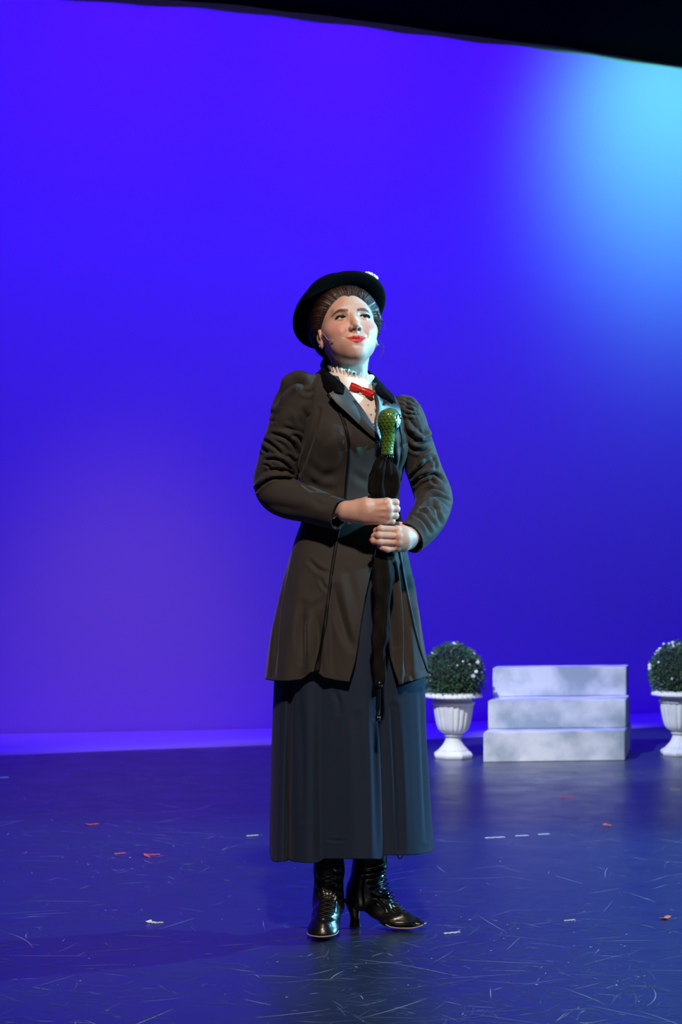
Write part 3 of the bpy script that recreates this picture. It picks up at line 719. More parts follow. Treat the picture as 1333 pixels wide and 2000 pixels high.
# ------------------------------------------------------------------ cloth tools
def normals_grid(G, closed):
    du = np.gradient(G, axis=0)
    dv = (np.roll(G, -1, 1) - np.roll(G, 1, 1)) if closed else np.gradient(G, axis=1)
    n = np.cross(dv, du); n /= np.linalg.norm(n, axis=-1)[..., None] + 1e-12; return n
def strokes(G, N_, lst):
    """press folds into a cloth grid; each stroke is (points as seen from the house, depth, width px, kind)"""
    x, y = PX(G); D = np.zeros(G.shape[:2]); face = smooth01(-N_[..., 1], .0, .35)
    for pts, amp, w in lst:
        P = interp(np.array(pts, float), 24); best = np.full(x.shape, 1e9); ta = np.zeros(x.shape)
        x0, y0 = P.min(0) - 4 * w; x1, y1 = P.max(0) + 4 * w
        m = (x > x0) & (x < x1) & (y > y0) & (y < y1)
        xm, ym = x[m], y[m]; bb = np.full(xm.shape, 1e9); tt = np.zeros(xm.shape); sg = np.zeros(xm.shape)
        for i in range(23):
            a, b = P[i], P[i + 1]; ab = b - a; t = np.clip(((xm - a[0]) * ab[0] + (ym - a[1]) * ab[1]) / (ab @ ab + 1e-9), 0, 1)
            dx = xm - a[0] - t * ab[0]; dy = ym - a[1] - t * ab[1]; d = np.hypot(dx, dy); k = d < bb
            bb[k] = d[k]; tt[k] = ((i + t) / 23)[k]; sg[k] = (np.sign(ab[0] * dy - ab[1] * dx))[k]
        taper = np.sin(np.pi * np.clip(tt * .9 + .06, 0, 1)) ** .6
        prof = np.exp(-(bb / w) ** 2) - .55 * np.exp(-((bb - 2.1 * w) / (1.1 * w)) ** 2)
        D[m] += amp * prof * taper
    return G + N_ * (D * face)[..., None]
def cloth_noise(G, N_, amp, sc, seed=0):
    sh = G.shape[:2]; F = G.reshape(-1, 3); d = np.array([mnoise.noise(Vector(p * np.array(sc)) + Vector((seed, seed * .7, 0))) for p in F]).reshape(sh)
    return G + N_ * (amp * d)[..., None]
def sm(x, xs, ys):
    """smooth table lookup"""
    xs = np.array(xs, float); ys = np.array(ys, float); f = np.linspace(xs[0], xs[-1], 400); g = np.interp(f, xs, ys)
    k = 15; g = np.convolve(np.pad(g, k, mode='reflect', reflect_type='odd'), np.hanning(2 * k + 1) / np.hanning(2 * k + 1).sum(), mode='valid'); return np.interp(x, f, g)

# ------------------------------------------------------------------ coat
ROW = [(722, 648, 724, .045), (730, 638, 733, .055), (740, 623, 746, .070), (752, 604, 766, .088), (765, 592, 785, .098), (785, 586, 795, .104), (820, 582, 799, .108), (860, 582, 798, .108), (890, 582, 796, .102), (920, 582, 789, .095),
       (945, 585, 782, .090), (975, 588, 780, .088), (1000, 589, 782, .090), (1020, 588, 785, .094), (1040, 580, 789, .102), (1085, 565, 798, .125), (1130, 553, 807, .142), (1190, 540, 817, .160), (1240, 530, 825, .172), (1290, 522, 833, .182), (1330, 517, 838, .188)]
R_ = np.array(ROW, float)
def coat_surface(py, th, inner=0.0):
    """py row, th angle from the front towards her left"""
    xl, xr, b = (sm(py, R_[:, 0], R_[:, k]) for k in (1, 2, 3))
    cx = (xl + xr) / 2; a = (xr - xl) / 2 - inner / .0014; b = b - inner
    sx = np.sign(np.sin(th)) * np.abs(np.sin(th)) ** .92; px = cx + a * sx
    t = b * np.sign(np.cos(th)) * np.abs(np.cos(th)) ** .85 * np.where(np.cos(th) < 0, .85, 1.0)
    t = t - .020 * (px - cx) / 100 * smooth01(1100 - py, 0, 200) * 1.0
    t = t - .014 * (1 - smooth01(py, 739, 778)) * (np.cos(th) > 0) * np.exp(-((px - 688) / 60) ** 2)
    bust = .024 * np.exp(-(((px - 650) / 42) ** 2 + ((py - 862) / 46) ** 2)) + .026 * np.exp(-(((px - 768) / 26) ** 2 + ((py - 872) / 34) ** 2)) + .012 * np.exp(-(((px - 715) / 50) ** 2 + ((py - 865) / 34) ** 2))
    t = t + bust * (np.cos(th) > 0)
    tilt = .20 * (1 - smooth01(py, 740, 930))
    yy = py + tilt * (px - cx)
    return px, yy, t
def edgeL(py): return sm(py, [722, 735, 760, 785, 820, 862, 900, 1000, 1050, 1085, 1120, 1170, 1225, 1290, 1330], [652, 660, 672, 690, 716, 742, 746, 744, 740, 733, 724, 713, 705, 695, 682])
def edgeR(py): return sm(py, [722, 735, 760, 785, 820, 862, 900, 1000, 1060, 1120, 1200, 1235, 1270, 1300, 1336], [724, 727, 733, 737, 738, 740, 743, 741, 742, 745, 753, 757, 763, 771, 782])
def hemy(px):
    return np.interp(px, [510, 517, 535, 560, 588, 598, 606, 616, 624, 634, 660, 683, 700, 770, 781, 800, 822, 840], [1326, 1327, 1330, 1330, 1327, 1321, 1314, 1311, 1316, 1324, 1329, 1332, 1330, 1336, 1338, 1331, 1326, 1319])
NR, NC = 330, 420
pys = np.concatenate([np.linspace(739, 800, 70, endpoint=False), np.linspace(800, 1330, NR - 70)])
G = np.zeros((NR, NC, 3))
for i, py in enumerate(pys):
    xl, xr = sm(py, R_[:, 0], R_[:, 1]), sm(py, R_[:, 0], R_[:, 2]); cx, a = (xl + xr) / 2, (xr - xl) / 2
    inv = lambda e: math.asin(max(-.999, min(.999, math.copysign(abs((e - cx) / a) ** (1 / .92), e - cx))))
    tl, tr = inv(edgeL(py)), inv(edgeR(py))
    # from her right front edge round the back to her left front edge
    th = np.linspace(tl, tr - 2 * np.pi, NC)
    px, yy, t = coat_surface(py, th)
    hf = smooth01(py, 1150, 1330)
    hy = hemy(px); front = smooth01(np.cos(th), -.15, .15)
    yy = yy + hf * ((hy - 1330) * front + (1 - front) * (-8))
    # gores: rows of soft flutes towards the hem
    fl = smooth01(py, 1040, 1330)
    t = t + fl * (.007 * np.sin(th * 7 + 1.0) + .004 * np.sin(th * 13))
    tz = np.maximum(t, 0)
    Wd = W(px, yy, t); Z = W(px, yy, tz)[2]
    G[i] = np.stack([Wd[0], Wd[1], Z], -1)
Nn = normals_grid(G, False)
if Nn[NR // 2, 40, 1] > 0: Nn = -Nn
NSIGN = 1
G = cloth_noise(G, Nn, .0030, (9, 9, 5), 3)
G = cloth_noise(G, Nn, .0010, (30, 30, 16), 8)
S = []
v_ = lambda pts, a=.006, w=5: S.append((pts, -a, w))
r__ = lambda pts, a=.006, w=6: S.append((pts, a, w))
v_([(565, 1082), (551, 1150), (543, 1209), (535, 1317)], .008, 4); v_([(627, 1133), (633, 1145), (641, 1153)], .004, 3); v_([(605, 1095), (622, 1112), (640, 1118)], .004, 4)
v_([(651, 1150), (662, 1195), (674, 1235), (687, 1265)], .007, 7); r__([(668, 1130), (682, 1190), (694, 1240)], .006, 8)
v_([(594, 1182), (589, 1230), (592, 1290)], .006, 7); r__([(606, 1200), (604, 1260), (606, 1310)], .006, 8); v_([(634, 1170), (610, 1190), (600, 1215)], .004, 6)
v_([(615, 1200), (622, 1250), (613, 1305)], .005, 7); r__([(640, 1180), (634, 1250), (640, 1320)], .005, 6)
r__([(769, 1085), (773, 1130), (777, 1209), (781, 1270), (783, 1330)], .014, 6); v_([(762, 1110), (765, 1200), (770, 1260)], .008, 5); v_([(787, 1110), (792, 1200), (797, 1300)], .010, 7)
r__([(803, 1130), (815, 1220), (826, 1300)], .006, 5); v_([(795, 1100), (800, 1150), (806, 1180)], .004, 4); r__([(797, 1320), (801, 1331), (808, 1336)], .004, 4)
v_([(640, 860), (655, 845), (668, 850)], .002, 6); v_([(600, 905), (625, 925), (655, 930)], .003, 8); v_([(596, 925), (616, 948), (650, 958)], .0035, 7); v_([(600, 950), (625, 940), (665, 915)], .002, 7)
v_([(594, 975), (620, 985), (660, 980)], .004, 8); v_([(690, 925), (715, 940), (735, 935)], .002, 7); r__([(664, 845), (670, 865), (676, 880)], .002, 4); r__([(684, 838), (692, 862), (700, 885)], .003, 5)
v_([(772, 885), (781, 872), (790, 868)], .004, 5); r__([(770, 850), (773, 890), (768, 925)], .008, 6); v_([(764, 850), (765, 900), (762, 930)], .006, 5); r__([(792, 850), (794, 880), (788, 915)], .005, 5); v_([(775, 930), (780, 955), (782, 985)], .004, 5)
r__([(758, 835), (760, 800)], .003, 6); v_([(625, 800), (612, 850), (597, 895), (586, 925)], .006, 3.5)
G = strokes(G, Nn, S)
coat = mesh_from('coat', G.reshape(-1, 3), grid_faces(NR, NC), M['coat'], person); solidify(coat, .0025, -1 )
COATG = G.copy()
bvh = BVHTree.FromPolygons([Vector(p) for p in G.reshape(-1, 3)], [tuple(map(int, f)) for f in grid_faces(NR, NC)])
def on_coat(px, py, lift=.002, tree=None, default_t=.1):
    d = Vector(W(px, py, 0)) - Vector((0, 0, HCAM)); d.normalize()
    h_ = (tree or bvh).ray_cast(Vector((0, 0, HCAM)) + d * 3.5, d)
    if h_[0] is None or h_[0].y > 5.62: return np.array(W(px, py, default_t)), np.array([0, -1, 0])
    n = h_[1] if h_[1].y < 0 else -h_[1]
    return np.array(h_[0] + n * lift), np.array(n)
def ribbon(name, pts, w, m, parent, lift=.0012, n=120, thick=.0012, tree=None):
    """flat trim lying on the cloth along pts; w half width in metres"""
    Q = interp(pts, n); R3 = [on_coat(x, y, 0, tree) for x, y in Q]; P = smooth_path([r[0] for r in R3], 4); Nm = smooth_path([r[1] for r in R3], 6)
    T = np.gradient(P, axis=0); T /= np.linalg.norm(T, axis=1)[:, None]; B = np.cross(T, Nm); B /= np.linalg.norm(B, axis=1)[:, None]; Nm = np.cross(B, T)
    ww = np.broadcast_to(w, (n,)); V = []
    for k in range(n):
        for q in np.linspace(-1, 1, 7): V.append(P[k] + B[k] * ww[k] * q + Nm[k] * (lift + thick * (1 - q * q)))
    V = np.array(V); o = mesh_from(name, V, grid_faces(n, 7), m, parent); solidify(o, .0012, 0); return o
ribbon('piping', [(641, 770), (655, 790), (668, 815), (678, 845), (682, 870), (681, 900), (677, 945), (674, 985), (669, 1010), (662, 1035), (655, 1075), (648, 1120), (642, 1165), (636, 1215), (628, 1265), (619, 1312)], np.interp(np.linspace(0, 1, 120), [0, .3, .75, 1], [.0035, .0045, .0038, .0075]), M['piping'], coat)
ribbon('piping', [(776, 806), (782, 835), (786, 860), (786, 885), (781, 910), (775, 930), (773, 965), (775, 1010), (779, 1060), (785, 1100), (793, 1145), (803, 1195), (815, 1245), (826, 1285), (836, 1312)], np.interp(np.linspace(0, 1, 120), [0, .3, .7, 1], [.0035, .0050, .0042, .0055]), M['piping'], coat)
# hem stitching ridge and buttons
for (bx__, by_, r) in ((736, 869, .0078), (741, 930, .0070)):
    p, n = on_coat(bx__, by_, .004); mb = MB(); q = Vector(n).to_track_quat('Z', 'Y').to_matrix()
    mb.ball(p, (r, r, .0028), 12, np.array(q)); A = np.linspace(0, 2 * np.pi, 24)
    mb.tube([p + np.array(q @ Vector((r * .82 * math.cos(a), r * .82 * math.sin(a), .0018))) for a in A], .0009, 6)
    mb.build('button', M['button'], coat)

def patch(name, rows, nu, nv, m, parent, th=.002, bulge=0.0, rel=None):
    """rows: list of polylines [(px,py,t)], lofted into a smooth cloth patch"""
    K = np.stack([interp(r, nu) for r in rows]); G_ = np.stack([interp(K[:, j], nv) for j in range(nu)], 1)
    s = np.linspace(0, 1, nv)[:, None]; u = np.linspace(0, 1, nu)[None, :]
    G_[..., 2] += bulge * np.sin(np.pi * s) * np.sin(np.pi * u) ** .5
    V = np.stack(W(G_[..., 0], G_[..., 1], G_[..., 2]), -1)
    o = mesh_from(name, V.reshape(-1, 3), grid_faces(nv, nu), m, parent); solidify(o, th, 0); return o, V
def tt_(px, py, lift): p, n = on_coat(px, py, 0); return (px, py, 5.6 - p[1] + lift)
# her right lapel (left in view): inner edge then outer edge, from the notch to the break
inn = [(672, 753), (690, 778), (707, 800), (722, 823), (735, 843), (742, 857)]
out = [(643, 768), (657, 786), (681, 808), (705, 831), (727, 851), (742, 860)]
ti = [(*p, tt_(min(p[0], 738), p[1] + 4, .006)[2]) for p in inn]; to = [tt_(*p, .027 - .019 * (p[1] - 768) / 92) for p in out]
midp = [((a[0] + b[0]) / 2, (a[1] + b[1]) / 2, (a[2] + b[2]) / 2 + .006) for a, b in zip(ti, to)]
roll = [(p[0] + 1.5, p[1] - 1, p[2] - .010) for p in ti]
lap, LV = patch('lapel', [roll, ti, midp, to], 60, 26, M['satin'], coat, .0025)
mb = MB(); mb.tube(LV[-1] + [0, -.0010, 0], .0016, 6); mb.build('lapel_edge', M['satin'], lap)
notch = [(669, 770), (676, 781), (682, 790)]
# her left lapel
inn = [(736, 771), (739, 785), (738, 803), (734, 822), (736, 842), (742, 857)]
out = [(757, 789), (771, 789), (781, 798), (782, 816), (770, 838), (748, 862)]
ti = [(p[0], p[1], .118 + .022 * smooth01(p[1], 770, 860)) for p in inn]; to = [tt_(min(p[0], 786), p[1], l_) for p, l_ in zip(out, (.012, .024, .034, .034, .022, .008))]
midp = [((a[0] + b[0]) / 2, (a[1] + b[1]) / 2, (a[2] + b[2]) / 2 + .002) for a, b in zip(ti, to)]
lap2, LV2 = patch('lapel', [[(p[0] - 1.5, p[1], p[2] - .012) for p in ti], ti, midp, to], 60, 26, M['satin'], coat, .0025)
# velvet collar
inner = [(671, 770, .122), (673, 754, .112), (659, 741, .092), (647, 731, .062), (637, 722, .020), (642, 713, -.030), (670, 709, -.062), (700, 714, -.066), (722, 727, -.045), (728, 745, .010), (737, 765, .075), (754, 781, .100), (767, 789, .108)]
outer = [(646, 768, .112), (634, 758, .095), (624, 749, .070), (619, 742, .045), (614, 736, .000), (628, 730, -.070), (660, 730, -.095), (700, 735, -.098), (738, 743, -.080), (752, 756, -.020), (766, 770, .040), (771, 779, .075), (773, 788, .098)]
midc = [((a[0] + b[0]) / 2, (a[1] + b[1]) / 2 - 3, (a[2] + b[2]) / 2 + .012) for a, b in zip(inner, outer)]
patch('collar', [inner, midc, outer], 120, 20, M['velvet'], coat, .004)

# sleeves
def sleeve(path, rad, depth, sl, seed, gathers=0, lump=.003):
    n, nc = 260, 150
    Q = interp([(x, y, t * 714) for (x, y, t) in path], n); Q[:, 2] /= 714
    P = np.stack(W(Q[:, 0], Q[:, 1], Q[:, 2]), -1); s = np.linspace(0, 1, n)
    L = np.concatenate([[0], np.cumsum(np.linalg.norm(np.diff(np.array([p[:2] for p in path]), axis=0), axis=1))]); L /= L[-1]
    a_ = sm(s, L, np.array(rad)) * .0014; b_ = sm(s, L, np.array(depth))
    T = np.gradient(P, axis=0); T /= np.linalg.norm(T, axis=1)[:, None]
    for _ in range(10): T[1:-1] = (T[:-2] + T[1:-1] * 2 + T[2:]) / 4
    T /= np.linalg.norm(T, axis=1)[:, None]
    Fw = np.array([0, -1.0, 0]); A = np.linspace(0, 2 * np.pi, nc, endpoint=False); G_ = np.zeros((n, nc, 3))
    for i in range(n):
        sd = np.cross(T[i], Fw); sd /= np.linalg.norm(sd); f = np.cross(sd, T[i])
        G_[i] = P[i] + a_[i] * np.cos(A)[:, None] * sd + b_[i] * np.sin(A)[:, None] * f
    Nn_ = normals_grid(G_, True); c = P[:, None, :]
    if ((G_ - c) * Nn_).sum(-1).mean() < 0: Nn_ = -Nn_
    g = gathers * .0022 * (np.sin(A * 19)[None, :] + .6 * np.sin(A * 31 + 1)[None, :]) * np.exp(-((s[:, None] - .02) / .10) ** 2)
    G_ = G_ + Nn_ * g[..., None]
    G_ = cloth_noise(G_, Nn_, lump, (11, 11, 14), seed); G_ = cloth_noise(G_, Nn_, .0006, (30, 30, 40), seed + 4)
    G_ = strokes(G_, Nn_, sl)
    o = mesh_from('sleeve', G_.reshape(-1, 3), grid_faces(n, nc, True), M['coat'], coat); solidify(o, .0028, -1)
    mb = MB(); ring = G_[-3]; mb.tube(np.vstack([ring, ring[:2]]) , .0012, 6, caps=False); mb.build('cuff_edge', M['coat'], o)
    return o
def V_(pts, a=.005, w=3.5): return (pts, -a, w)
def Rg(pts, a=.005, w=4): return (pts, a, w)
SL = [V_([(539, 787), (546, 772), (557, 759), (568, 750), (579, 745), (590, 746), (596, 752)], .023, 5.5), Rg([(543, 768), (556, 750), (575, 737), (596, 736)], .007, 6), V_([(534, 848), (545, 850), (557, 854), (568, 862), (575, 873), (579, 886)], .009, 3.5), V_([(571, 851), (580, 852), (586, 859), (590, 872)], .008, 3),
      V_([(515, 859), (524, 863), (533, 869), (542, 877), (550, 886)], .008, 3.2), V_([(510, 872), (517, 876), (523, 884)], .008, 3), V_([(522, 899), (533, 897), (544, 898), (554, 903), (562, 912), (570, 923)], .009, 3.2),
      V_([(528, 918), (536, 916), (545, 917), (555, 923)], .007, 2.6), V_([(552, 914), (561, 920), (571, 927)], .008, 2.6), V_([(518, 908), (524, 909), (529, 914)], .005, 2.5),
      V_([(497, 964), (504, 955), (512, 947), (523, 940), (536, 935), (548, 933), (558, 933), (571, 937)], .010, 2.8), Rg([(505, 945), (520, 930), (540, 927), (562, 930)], .005, 4), V_([(535, 944), (550, 938), (565, 938)], .004, 2.5),
      V_([(592, 945), (600, 953), (612, 960)], .004, 3), Rg([(576, 812), (582, 830), (592, 842)], .004, 6), V_([(594, 802), (602, 820), (605, 835)], .005, 5), V_([(556, 835), (566, 838), (574, 843)], .004, 4), V_([(590, 762), (600, 766), (606, 764)], .005, 4),
      V_([(561, 890), (568, 893), (573, 900)], .005, 3), V_([(533, 824), (537, 820)], .004, 3), Rg([(619, 765), (621, 775), (622, 790)], .007, 3.5), V_([(616, 766), (618, 769)], .004, 3),
      V_([(560, 800), (572, 790), (580, 772)], .003, 9), V_([(520, 985), (560, 992), (600, 1000)], .003, 8), V_([(610, 975), (628, 985), (645, 985)], .002, 6)]
sleeveR = sleeve([(628, 764, .035), (616, 766, .035), (599, 777, .035), (582, 800, .033), (570, 835, .026), (558, 875, .016), (546, 910, .006), (538, 940, .002), (546, 962, .020), (568, 975, .050), (598, 984, .085), (632, 995, .122), (664, 1005, .150)],
       [26, 38, 51, 49, 43, 44, 42, 41, 40, 37, 34, 30.5, 28.5], [.042, .055, .066, .066, .062, .060, .058, .056, .052, .048, .045, .041, .038], SL, 2, gathers=.10, lump=.0018)
SR = [V_([(792, 779), (802, 784), (812, 790)], .007, 2.4), V_([(793, 789), (802, 792), (812, 796)], .007, 2.2), V_([(794, 798), (802, 801), (811, 804)], .006, 2.2), V_([(795, 808), (804, 809), (813, 810)], .006, 2.4), V_([(793, 771), (804, 775), (815, 781)], .004, 2.2),
      Rg([(795, 826), (803, 838), (813, 848), (825, 856), (835, 850), (836, 838)], .010, 4), V_([(800, 848), (809, 858), (820, 862), (835, 856)], .012, 4), V_([(804, 842), (812, 850)], .008, 4),
      V_([(798, 862), (804, 873), (815, 880), (830, 879)], .006, 3.5), V_([(807, 932), (817, 919), (830, 907), (846, 899)], .009, 3.2), Rg([(823, 905), (825, 894), (834, 887), (843, 881)], .008, 4),
      V_([(811, 945), (820, 935), (831, 929), (845, 926), (856, 931), (866, 940)], .010, 3.2), V_([(819, 976), (828, 963), (840, 956), (855, 957), (869, 964)], .009, 3), V_([(816, 989), (826, 979), (837, 973), (849, 969), (863, 971), (879, 979)], .009, 2.6),
      Rg([(812, 1003), (826, 988), (844, 979), (860, 985), (873, 998)], .005, 2.6), V_([(822, 992), (838, 988), (855, 994), (868, 1006)], .005, 2.6), V_([(845, 985), (854, 1000), (860, 1022)], .007, 3.2), V_([(814, 1010), (825, 1016), (834, 1027), (839, 1040)], .007, 3.5),
      Rg([(832, 995), (843, 1010), (852, 1024)], .006, 3.4), V_([(842, 930), (848, 945), (860, 952)], .004, 3), V_([(846, 892), (850, 900), (851, 915)], .005, 3), Rg([(849, 892), (853, 905), (854, 915)], .005, 3), V_([(820, 1000), (836, 1003), (848, 1012)], .004, 2.6), Rg([(830, 925), (842, 915), (848, 905)], .004, 4)]
sleeveL = sleeve([(770, 800, -.020), (782, 803, -.020), (793, 812, -.025), (805, 836, -.030), (814, 870, -.040), (826, 908, -.045), (839, 945, -.048), (847, 972, -.030), (845, 994, .010), (834, 1016, .060), (819, 1035, .105), (800, 1051, .140)],
       [22, 30, 33, 30, 31, 33, 35, 35, 34, 33, 31, 30], [.040, .050, .056, .052, .052, .052, .052, .050, .046, .043, .040, .039], SR, 6, gathers=.6)

# ------------------------------------------------------------------ blouse, ruffle and bow
rowsb = [(716, 650, 716, .035), (728, 646, 722, .052), (745, 640, 728, .070), (770, 630, 745, .088), (800, 620, 765, .098), (860, 620, 772, .096), (960, 605, 775, .080)]
rb = np.array(rowsb, float); nr, nc = 120, 160; Gb = np.zeros((nr, nc, 3))
for i, py in enumerate(np.linspace(716, 868, nr)):
    xl, xr, b = (sm(py, rb[:, 0], rb[:, k]) for k in (1, 2, 3)); th = np.linspace(-np.pi, np.pi, nc, endpoint=False)
    cx = (xl + xr) / 2; px = cx + (xr - xl) / 2 * np.sin(th); t = b * np.cos(th)
    t = t + .006 * np.exp(-((px - 712) / 7) ** 2) * (np.cos(th) > 0) * .4
    Gb[i] = np.stack(W(px, py + .22 * (px - cx), t), -1)
blouse = mesh_from('blouse', Gb.reshape(-1, 3), grid_faces(nr, nc, True), M['blouse'], person)
bvb = BVHTree.FromPolygons([Vector(p) for p in Gb.reshape(-1, 3)], [tuple(map(int, f)) for f in grid_faces(nr, nc, True)])
# pleated stand collar, frilled at the top
nt, nh = 520, 26; Gr = np.zeros((nh, nt, 3)); th = np.linspace(-np.pi, np.pi, nt, endpoint=False)
for i, s in enumerate(np.linspace(0, 1, nh)):
    px = 686 + (39.5 + 2.5 * s) * np.sin(th); y0 = 745 - 21 * s + .235 * (px - 686) - 3 * (1 - s) * np.cos(th) * 0
    t = -.004 + (.060 + .004 * s) * np.cos(th)
    amp = .0012 + .0036 * s ** 2
    rr = amp * (np.sin(th * 34 + .6 * np.sin(th * 5)) + .5 * np.sin(th * 57 + 2)); y0 = y0 + 1.6 * s * np.sin(th * 34 + 1.2) + 1.0 * s * np.sin(th * 13)
    px = px + rr / .0014 * np.sin(th); t = t + rr * np.cos(th); Gr[i] = np.stack(W(px, y0, t), -1)
rf = mesh_from('ruffle_collar', Gr.reshape(-1, 3), grid_faces(nh, nt, True), M['blouse'], blouse); solidify(rf, .001, 0)
for (x, y) in ((703, 769), (711, 775), (718, 790), (724, 808), (729, 826)):
    p, n = on_coat(x, y, .0002, bvb); frame_ball('button', p, (.0040, .0018, .0040), M['pearl'], blouse, 10)
cb = on_coat(705, 764, .008, bvb)[0]; ax_ = np.array([math.cos(math.radians(-20)), .18, math.sin(math.radians(-20))]); ax_ /= np.linalg.norm(ax_); upv = np.array([.32, -.1, .94])
upv -= ax_ * upv.dot(ax_); upv /= np.linalg.norm(upv); fw = np.cross(upv, ax_); fw = fw if fw[1] < 0 else -fw
def bow_loop(name, s, parent, ln=.0315, hh=.0085):
    V = []; nu, nw = 40, 9
    for k in range(nu):
        a = k / (nu - 1) * 2 * math.pi; x = s * ln * (.5 - .5 * math.cos(a)) ; d = .0065 * math.sin(a) * (.5 + .5 * abs(math.sin(a / 2)))
        for q in np.linspace(-1, 1, nw):
            hgt = hh * (.62 + .38 * abs(math.sin(a / 2))) * q
            V.append(cb + ax_ * x + upv * (hgt + .0006 * math.sin(q * 7 + a)) + fw * (d + .0008 * math.cos(q * 5)) + (upv * -.002 * (x / ln) if s > 0 else 0))
    o = mesh_from(name, np.array(V), grid_faces(nu, nw), M['ribbon'], parent); solidify(o, .001, 0); return o
bow = bow_loop('bow_tie', -1, person, .033, .0092); bow_loop('bow_loop', 1, bow, .035, .0108)
mb = MB(); mb.ball(cb + fw * .001, (.0034, .0040, .0074), 10); mb.build('bow_knot', M['ribbon'], bow)

# ------------------------------------------------------------------ skirt
SK_ = np.array([(985, 600, 778, .070), (1060, 585, 790, .085), (1150, 562, 805, .125), (1250, 546, 818, .150), (1330, 538, 828, .165), (1450, 533, 832, .178), (1560, 530, 839, .186), (1680, 528.5, 846, .190)], float)
nr, nc = 300, 480; Gs = np.zeros((nr, nc, 3))
fx = [525, 533, 545, 555, 561, 566, 571, 585, 600, 612, 622, 627, 660, 690, 712, 726, 737, 745, 750, 775, 800, 820, 850]
fy = [-.014, .0, .010, .002, -.024, -.028, .0, .010, .013, .007, -.010, -.016, -.008, .005, .012, .010, .002, -.010, -.013, -.011, -.009, -.007, -.009]
fxx = np.arange(515, 862, .5); fyy = np.convolve(np.pad(np.interp(fxx, fx, fy), 9, mode='edge'), np.hanning(19) / np.hanning(19).sum(), mode='valid'); fx, fy = fxx, fyy
hx = [524, 529, 545, 560, 566, 575, 600, 618, 626, 634, 660, 700, 740, 747, 752, 775, 800, 825, 845, 850]; hyv = [1679, 1681, 1684, 1681, 1679, 1683, 1685.5, 1685, 1682, 1677, 1677.5, 1677.5, 1678, 1678, 1670, 1670.5, 1670, 1668, 1663, 1662]
for i, py in enumerate(np.linspace(985, 1680, nr)):
    xl, xr, b = (sm(py, SK_[:, 0], SK_[:, k]) for k in (1, 2, 3)); th = np.linspace(-np.pi, np.pi, nc, endpoint=False)
    cx = (xl + xr) / 2; px = cx + (xr - xl) / 2 * np.sin(th); fl = smooth01(py, 1080, 1500) * .6 + smooth01(py, 1400, 1680) * .4
    FS = 1.5; un = 528.5 + (px - xl) / (xr - xl) * (846 - 528.5)
    f = FS * np.interp(un, fx, fy); t = b * np.sign(np.cos(th)) * np.abs(np.cos(th)) ** .95
    fr = smooth01(np.cos(th), 0, .3)
    t = t + fl * (f * fr + (1 - fr) * .010 * np.sin(th * 9))
    hf = smooth01(py, 1500, 1680); hy_ = np.interp(px, hx, hyv) - 1680; yy = py + hf * (hy_ * fr + (1 - fr) * (-22))
    Wd = W(px, yy, t); Gs[i] = np.stack([Wd[0], Wd[1], W(px, yy, np.maximum(t, 0))[2]], -1)
Gs[:, :, :] = Gs
for _ in range(1): Gs = (np.roll(Gs, 1, 1) + 2 * Gs + np.roll(Gs, -1, 1)) / 4
Ns = normals_grid(Gs, True); Ns = Ns if Ns[nr // 2, nc // 2, 1] < 0 else -Ns
Gs = cloth_noise(Gs, Ns, .0025, (12, 12, 2.5), 5)
Gs = strokes(Gs, Ns, [V_([(585, 1340), (590, 1450), (592, 1600)], .004, 7), V_([(700, 1400), (706, 1500), (708, 1660)], .004, 8), V_([(768, 1380), (775, 1500), (782, 1660)], .004, 6), V_([(820, 1350), (826, 1500), (832, 1640)], .004, 4), V_([(640, 1640), (660, 1642), (678, 1641)], .0015, 2.5),
      Rg([(735, 1410), (738, 1500), (741, 1600), (744, 1670)], .006, 4), V_([(655, 1352), (662, 1370), (663, 1390)], .003, 5)])
skirt = mesh_from('skirt', Gs.reshape(-1, 3), grid_faces(nr, nc, True), M['skirt'], person); solidify(skirt, .0025, -1)
mb = MB(); ring = Gs[-6] + Ns[-6] * .0004; mb.tube(np.vstack([ring, ring[:2]]), .0011, 5, caps=False); mb.build('hem_stitch', M['skirt'], skirt)
mb = MB(); mb.tube([W(*p) for p in interp([(776, 1660, .10), (777, 1670, .105), (780, 1677, .105), (785, 1676, .105), (788, 1669, .10), (789, 1660, .10)], 20)], .0013, 6); mb.build('hanging_loop', M['piping'], skirt)

